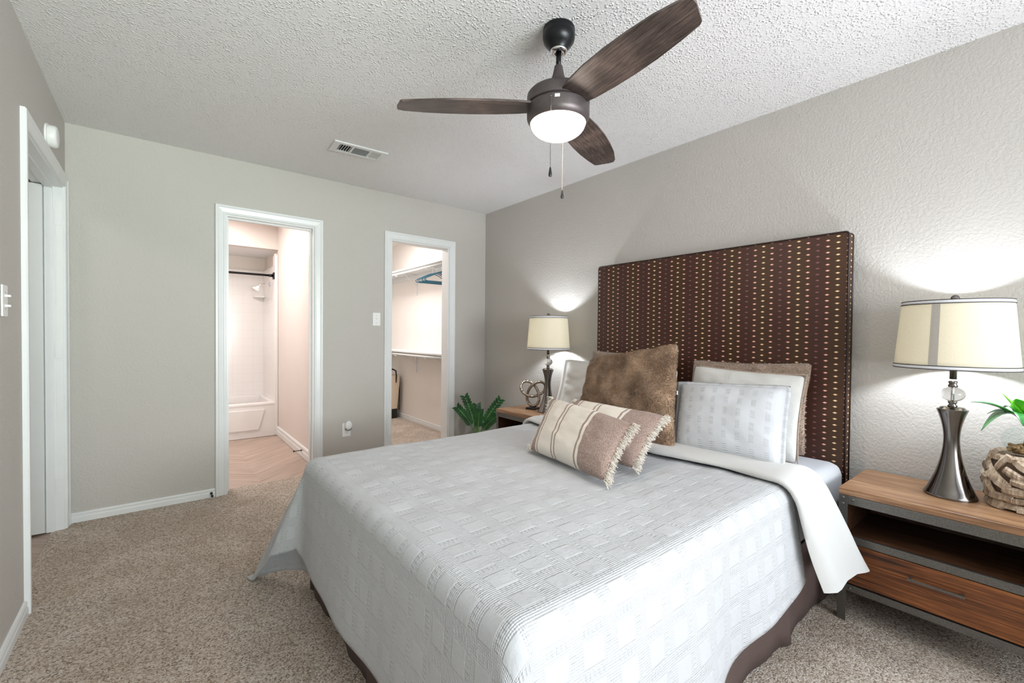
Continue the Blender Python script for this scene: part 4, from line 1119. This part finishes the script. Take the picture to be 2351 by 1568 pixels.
# ------------------------------------------------------------------ small wall fittings
def plate_thing(name, label, cat, loc, rz, kind='switch', gang=1, group=None):
    t = thing(name, label, cat, loc, rz, group)      # local: x across, -y proud, z up
    wd = 0.035 * gang + (0.011 if gang > 1 else 0)
    bm = bmesh.new(); box(bm, -wd, wd, -0.006, -0.0003, -0.0575, 0.0575, 0.003, 2); obj('wall_plate', bm, M['white_plastic'], t)
    if kind == 'stacked':
        for z in (-0.018, 0.018):
            bm = bmesh.new(); box(bm, -0.006, 0.006, -0.020, -0.004, z - 0.004, z + 0.004, 0.0012); obj('toggle', bm, M['white_plastic'], t)
        for z in (-0.030, 0.030):
            bm = bmesh.new(); sph(bm, (0, -0.006, z), 0.0025, 8, 4, (1, 0.4, 1)); obj('screw', bm, M['grey_plastic'], t)
        return t
    for g in range(gang):
        cx_ = (g - (gang - 1) / 2) * 0.046
        if kind == 'switch':
            bm = bmesh.new(); box(bm, cx_ - 0.005, cx_ + 0.005, -0.017, -0.004, -0.002, 0.010, 0.0015); obj('toggle', bm, M['white_plastic'], t)
            bm = bmesh.new(); sph(bm, (cx_, -0.006, 0.030), 0.0025, 8, 4, (1, 0.4, 1)); sph(bm, (cx_, -0.006, -0.030), 0.0025, 8, 4, (1, 0.4, 1)); obj('screw', bm, M['grey_plastic'], t)
        else:
            for z in (0.020, -0.020):
                bm = bmesh.new(); bmt = box(bm, -0.016, 0.016, -0.009, -0.005, z - 0.014, z + 0.014, 0.004); s = obj('socket', bm, M['white_plastic'], t)
                bm = bmesh.new(); box(bm, -0.008, -0.006, -0.0095, -0.0085, z, z + 0.008); box(bm, 0.006, 0.008, -0.0095, -0.0085, z, z + 0.006); sph(bm, (0, -0.009, z - 0.006), 0.003, 8, 4, (1, 0.3, 1)); obj('socket_slots', bm, M['black'], s)
    return t
plate_thing('light_switch', 'single white light switch left of the closet doorway', 'light switch', (-1.173, 0, 1.308), 0)
plate_thing('light_switch', 'double white light switch at the left edge, beside the hall door', 'light switch', (W, -1.395, 1.290), PI / 2, 'stacked')
plate_thing('wall_outlet', 'white double outlet low on the wall between the two doorways', 'outlet', (-1.432, 0, 0.362), 0, 'outlet')
pg = thing('plug_in_freshener', 'white oval plug-in unit in the outlet between the doorways', 'plug-in device', (-1.422, -0.010, 0.388))
bm = bmesh.new(); lathe(bm, [(0, 0), (0.026, 0.0), (0.030, 0.004), (0.031, 0.020), (0.026, 0.030), (0.015, 0.034), (0, 0.035)], 28, sx=0.95, sy=1.25)
bmesh.ops.rotate(bm, verts=bm.verts, matrix=Matrix.Rotation(PI / 2, 3, 'X')); bmesh.ops.translate(bm, verts=bm.verts, vec=(0, 0, 0.014)); obj('plug_body', bm, M['white_plastic'], pg, True)
bm = bmesh.new(); tube(bm, [(0.028 * math.cos(a), -0.018, -0.004 + 0.026 * math.sin(a)) for a in [R(200 + 14 * i) for i in range(11)]], 0.004, 8); obj('plug_base', bm, M['grey_plastic'], pg, True)
sd = thing('smoke_detector', 'round white smoke detector on the left wall above the hall doorway', 'smoke detector', (W, -0.575, 2.165))
bm = lathe(bmesh.new(), [(0, 0.0005), (0.060, 0.0005), (0.060, 0.008), (0.0, 0.008)], 40); bmesh.ops.rotate(bm, verts=bm.verts, matrix=Matrix.Rotation(PI / 2, 3, 'Y')); obj('mounting_plate', bm, M['white_plastic'], sd)
bm = lathe(bmesh.new(), [(0, 0.0085), (0.053, 0.0085), (0.055, 0.012), (0.054, 0.034), (0.048, 0.041), (0.040, 0.043), (0.0, 0.044)], 40); bmesh.ops.rotate(bm, verts=bm.verts, matrix=Matrix.Rotation(PI / 2, 3, 'Y')); auto(obj('detector_body', bm, M['white_plastic'], sd), 40)
def doorstop(loc, rz, label):
    t = thing('door_stop', label, 'door stop', loc, rz, 'black door stops')      # points along -y
    mk = lambda prof: (lambda b: (bmesh.ops.rotate(b, verts=b.verts, matrix=Matrix.Rotation(PI / 2, 3, 'X')), b)[1])(lathe(bmesh.new(), prof, 16))
    obj('mount', mk([(0, 0), (0.009, 0.0), (0.008, 0.006), (0.004, 0.009), (0, 0.009)]), M['black'], t, True)
    obj('rod', mk([(0.0035, 0.008), (0.0035, 0.062)]), M['black'], t, True)
    obj('rubber_tip', mk([(0, 0.060), (0.0075, 0.060), (0.008, 0.064), (0.0075, 0.073), (0, 0.074)]), M['black'], t, True)
doorstop((-2.385, -0.0135, 0.030), 0, 'black door stop on the bedroom baseboard left of the bathroom doorway')
doorstop((BR - 0.016, 0.72, 0.062), -PI / 2, 'black door stop on the bathroom baseboard')

# ------------------------------------------------------------------ bathroom
tub = thing('bathtub', 'white bathtub with a trapezoid panel on its apron', 'bathtub')
TX0, TX1 = -3.10, BR - 0.003; TH = 0.385
bm = bmesh.new()
box(bm, TX0, TX1 - 0.030, TY + 0.004, TY + 0.03, 0.0, TH - 0.02); box(bm, TX0, TX1 - 0.001, TY, TY + 0.09, TH - 0.035, TH, 0.010, 3); box(bm, TX0, TX1, BY - 0.08, BY - 0.03, 0, TH, 0.006)
box(bm, TX0, TX0 + 0.08, TY, BY - 0.03, TH - 0.03, TH); box(bm, TX1 - 0.08, TX1 - 0.002, TY + 0.08, BY - 0.03, 0.05, TH - 0.001); box(bm, TX0, TX1, TY + 0.03, BY - 0.03, 0.0, 0.08)
obj('tub_shell', bm, M['tub'], tub)
bm = bmesh.new(); prism(bm, [(-2.9, 0.09), (-1.80, 0.09), (-1.74, 0.31), (-2.96, 0.31)], lambda u, v, d: (u, d, v), TY - 0.010, TY + 0.006); obj('apron_panel', bm, M['tub'], tub)
sr = thing('shower_surround', 'glossy white panels around the bathtub alcove', 'shower surround')
t = NT('white_tile_surround'); v = t.coord(); bk_ = t.new('ShaderNodeTexBrick'); sxx = t.new('ShaderNodeSeparateXYZ'); t.link(v, sxx.inputs[0]); cc = t.new('ShaderNodeCombineXYZ')
t.link(t.math('ADD', sxx.outputs[0], sxx.outputs[1]), cc.inputs[0]); t.link(sxx.outputs[2], cc.inputs[1]); t.link(cc.outputs[0], bk_.inputs['Vector'])
bk_.offset = 0; bk_.inputs['Scale'].default_value = 1.0; bk_.inputs['Brick Width'].default_value = 0.11; bk_.inputs['Row Height'].default_value = 0.11; bk_.inputs['Mortar Size'].default_value = 0.002; bk_.inputs['Mortar Smooth'].default_value = 0.3
bk_.inputs['Color1'].default_value = srgb(228, 223, 221); bk_.inputs['Color2'].default_value = srgb(228, 223, 221); bk_.inputs['Mortar'].default_value = srgb(219, 213, 210)
t.color(bk_.outputs['Color']); M['tile'] = t.set(0.2)
obj('back_panel', bx(TX0, TX1 - 0.02, BY - 0.03, BY - 0.002, TH, 1.96), M['tile'], sr)
bm = bmesh.new(); box(bm, TX1 - 0.020, TX1, TY + 0.06, BY - 0.03, TH, 1.96); obj('end_panel', bm, M['tile'], sr)
bm = bmesh.new(); prism(bm, [(TY - 0.006, 0.0), (TY + 0.10, 0.0), (TY + 0.10, 2.06), (TY + 0.03, 2.09), (TY - 0.006, 2.06)], lambda u, v, d: (d, u, v), TX1 - 0.032, TX1 + 0.001); bmesh.ops.bevel(bm, geom=bm.edges[:], offset=0.004, segments=2, affect='EDGES'); obj('corner_flange', bm, M['tub'], sr)
rdr = thing('curtain_rod', 'dark bronze shower curtain rod across the bathtub alcove', 'curtain rod')
obj('rod', tube(bmesh.new(), [(TX0 + 0.02, TY + 0.045, 1.835), (TX1 - 0.035, TY + 0.045, 1.835)], 0.0125, 16), M['fan_dark'], rdr, True)
bm = bmesh.new(); box(bm, TX1 - 0.045, TX1 - 0.0295, TY + 0.010, TY + 0.080, 1.795, 1.870, 0.004); obj('end_bracket', bm, M['fan_dark'], rdr)
bm = bmesh.new(); tube(bm, [(TX1 - 0.085, TY + 0.045, 1.835), (TX1 - 0.045, TY + 0.045, 1.835)], 0.017, 16); obj('rod_sleeve', bm, M['fan_dark'], rdr, True)
shh = thing('wall_shower', 'white shower head on a chrome arm high in the bathtub alcove', 'shower head', (TX1 - 0.02, 2.20, 1.70))
bm = bmesh.new(); tube(bm, [(0, 0, 0.06), (-0.05, 0, 0.065), (-0.10, 0, 0.05), (-0.13, 0, 0.02)], 0.008, 12); obj('shower_arm', bm, M['chrome'], shh, True)
bm = lathe(bmesh.new(), [(0, 0.05), (0.014, 0.05), (0.020, 0.03), (0.045, 0.0), (0.046, -0.012), (0, -0.014)], 28); bmesh.ops.rotate(bm, verts=bm.verts, matrix=Matrix.Rotation(R(35), 3, 'Y')); bmesh.ops.translate(bm, verts=bm.verts, vec=(-0.145, 0, -0.01)); auto(obj('spray_head', bm, M['white_plastic'], shh), 40)
bm = lathe(bmesh.new(), [(0, 0), (0.030, 0.0), (0.024, 0.008), (0, 0.010)], 24); bmesh.ops.rotate(bm, verts=bm.verts, matrix=Matrix.Rotation(-PI / 2, 3, 'Y')); bmesh.ops.translate(bm, verts=bm.verts, vec=(0, 0, 0.06)); obj('arm_flange', bm, M['chrome'], shh, True)
sdh = thing('soap_dish', 'white corner soap ledge below the shower curtain rod', 'soap dish', (TX1 - 0.022, BY - 0.031, 1.62))
bm = bmesh.new(); prism(bm, [(0, 0), (-0.12, 0), (-0.11, -0.05), (-0.05, -0.11), (0, -0.12)], lambda u, v, d: (u, v, d), 0.0, 0.022); bmesh.ops.bevel(bm, geom=bm.edges[:], offset=0.006, segments=2, affect='EDGES'); obj('ledge', bm, M['tub'], sdh)

# ------------------------------------------------------------------ closet
def bracket(bm, y, zs, drop=0.28, reach=0.26):
    box(bm, -0.012, -0.0005, y - 0.011, y + 0.011, zs - drop, zs, 0.001)
    tube(bm, [(-0.012, y, zs - 0.018), (-reach, y, zs - 0.008)], 0.005, 8)
    tube(bm, [(-0.010, y, zs - drop * 0.55), (-reach * 0.72, y, zs - 0.014)], 0.005, 8)
    tube(bm, [(-reach, y, zs - 0.010), (-reach - 0.02, y, zs - 0.03), (-0.29, y, zs - 0.052), (-0.305, y, zs - 0.052), (-0.318, y, zs - 0.035)], 0.004, 8)
def shelf_thing(z, label, rz):
    t = thing('closet_shelf', label, 'closet shelf', (0, 0, 0), 0, 'closet shelves')
    obj('shelf_board', bx(-0.305, -0.001, T + 0.002, CY - 0.002, z - 0.016, z, 0.001), M['trim'], t)
    obj('hanging_rod', tube(bmesh.new(), [(-0.290, T + 0.003, z - 0.045), (-0.290, CY - 0.003, z - 0.045)], 0.0125, 14), M['trim'], t, True)
    bm = bmesh.new(); box(bm, -0.018, -0.001, T + 0.002, CY - 0.002, z - 0.075, z - 0.017); obj('wall_cleat', bm, M['trim'], t)
    for y in (0.75, 1.56, 2.35): bm = bmesh.new(); bracket(bm, y, z - 0.017); obj('shelf_bracket', bm, M['trim'], t)
shelf_thing(1.985, 'upper white closet shelf with teal hangers on its rod', 0)
shelf_thing(0.965, 'lower white closet shelf with an empty rod', 0)
def hanger_bm():
    bm = bmesh.new(); rr_ = 0.0042
    sh = [(0.0, 0.0, 0.0)]
    L = 0.205; dz = -0.115
    pts = [(-0.012, 0, -0.008), (-0.06, 0, -0.025), (-0.15, 0, -0.068), (-L + 0.01, 0, dz + 0.028), (-L - 0.004, 0, dz + 0.010), (-L + 0.008, 0, dz - 0.002), (-L + 0.03, 0, dz - 0.004), (0, 0, dz - 0.004), (L - 0.03, 0, dz - 0.004), (L - 0.008, 0, dz - 0.002), (L + 0.004, 0, dz + 0.010), (L - 0.01, 0, dz + 0.028), (0.15, 0, -0.068), (0.06, 0, -0.025), (0.012, 0, -0.008)]
    tube(bm, pts, rr_, 8, closed=True)
    return bm
hg = thing('clothes_hanger', 'teal plastic clothes hanger showing leftmost of the bunch on the closet rod', 'hanger', (-0.29, 0.60, 1.860), 0, 'teal hangers on the closet rod')
obj('hanger_frame', hanger_bm(), M['teal'], hg, True)
bm = bmesh.new(); pts = [(0, 0, -0.012), (0, 0, 0.040)] + [(0.0215 * math.sin(a) * 1 + 0.0, 0, 0.0615 - 0.0215 * math.cos(a)) for a in [R(0 + 22 * i) for i in range(1, 11)]]
tube(bm, pts, 0.0028, 8); obj('hook', bm, M['white_plastic'], hg, True)
hl = ['teal plastic clothes hanger, %s from the left in the bunch on the closet rod' % k for k in ('second', 'third', 'fourth', 'fifth', 'sixth', 'seventh')]
for i, y in enumerate((0.545, 0.505, 0.470, 0.435, 0.405, 0.375)): dup(hg, (-0.29, y, 1.860), hl[i], rz=random.uniform(-0.05, 0.05))
hm = thing('laundry_hamper', 'cream canvas laundry hamper with black handle inside the closet', 'hamper', (-0.155, 2.13, 0))
bm = bmesh.new(); hx, hy = 0.10, 0.16
rows = []
for z, s in ((0.13, 0.80), (0.30, 0.9), (0.50, 1.0), (0.60, 1.02)): rows.append([bm.verts.new((a * hx * s, b * hy * s, z)) for a, b in ((-1, -1), (1, -1), (1, 1), (-1, 1))])
for a, b in zip(rows, rows[1:]):
    for k in range(4): bm.faces.new((a[k], a[(k + 1) % 4], b[(k + 1) % 4], b[k]))
bm.faces.new(list(reversed(rows[0])))
o = obj('canvas_bag', bm, M['canvas'], hm); md = o.modifiers.new('solid', 'SOLIDIFY'); md.thickness = 0.006
bm = bmesh.new(); box(bm, -hx * 0.82, hx * 0.82, -hy * 0.82, hy * 0.82, 0.0, 0.135, 0.006); obj('base', bm, M['black'], hm)
for s in (-1, 1):
    bm = bmesh.new(); tube(bm, [(0.05 * s, -hy * 0.96, 0.50), (0.05 * s, -hy * 1.02 - 0.005, 0.60), (0.045 * s, -hy * 1.0, 0.665), (0, -hy * 0.98, 0.69)], 0.010, 8)
    obj('handle', bm, M['black'], hm, True)
bm = bmesh.new()
for a in (-1, 1): box(bm, hx * 1.02 - 0.004, hx * 1.02 + 0.003, a * hy * 0.95 - 0.008, a * hy * 0.95 + 0.008, 0.12, 0.60)
obj('edge_binding', bm, M['black'], hm)
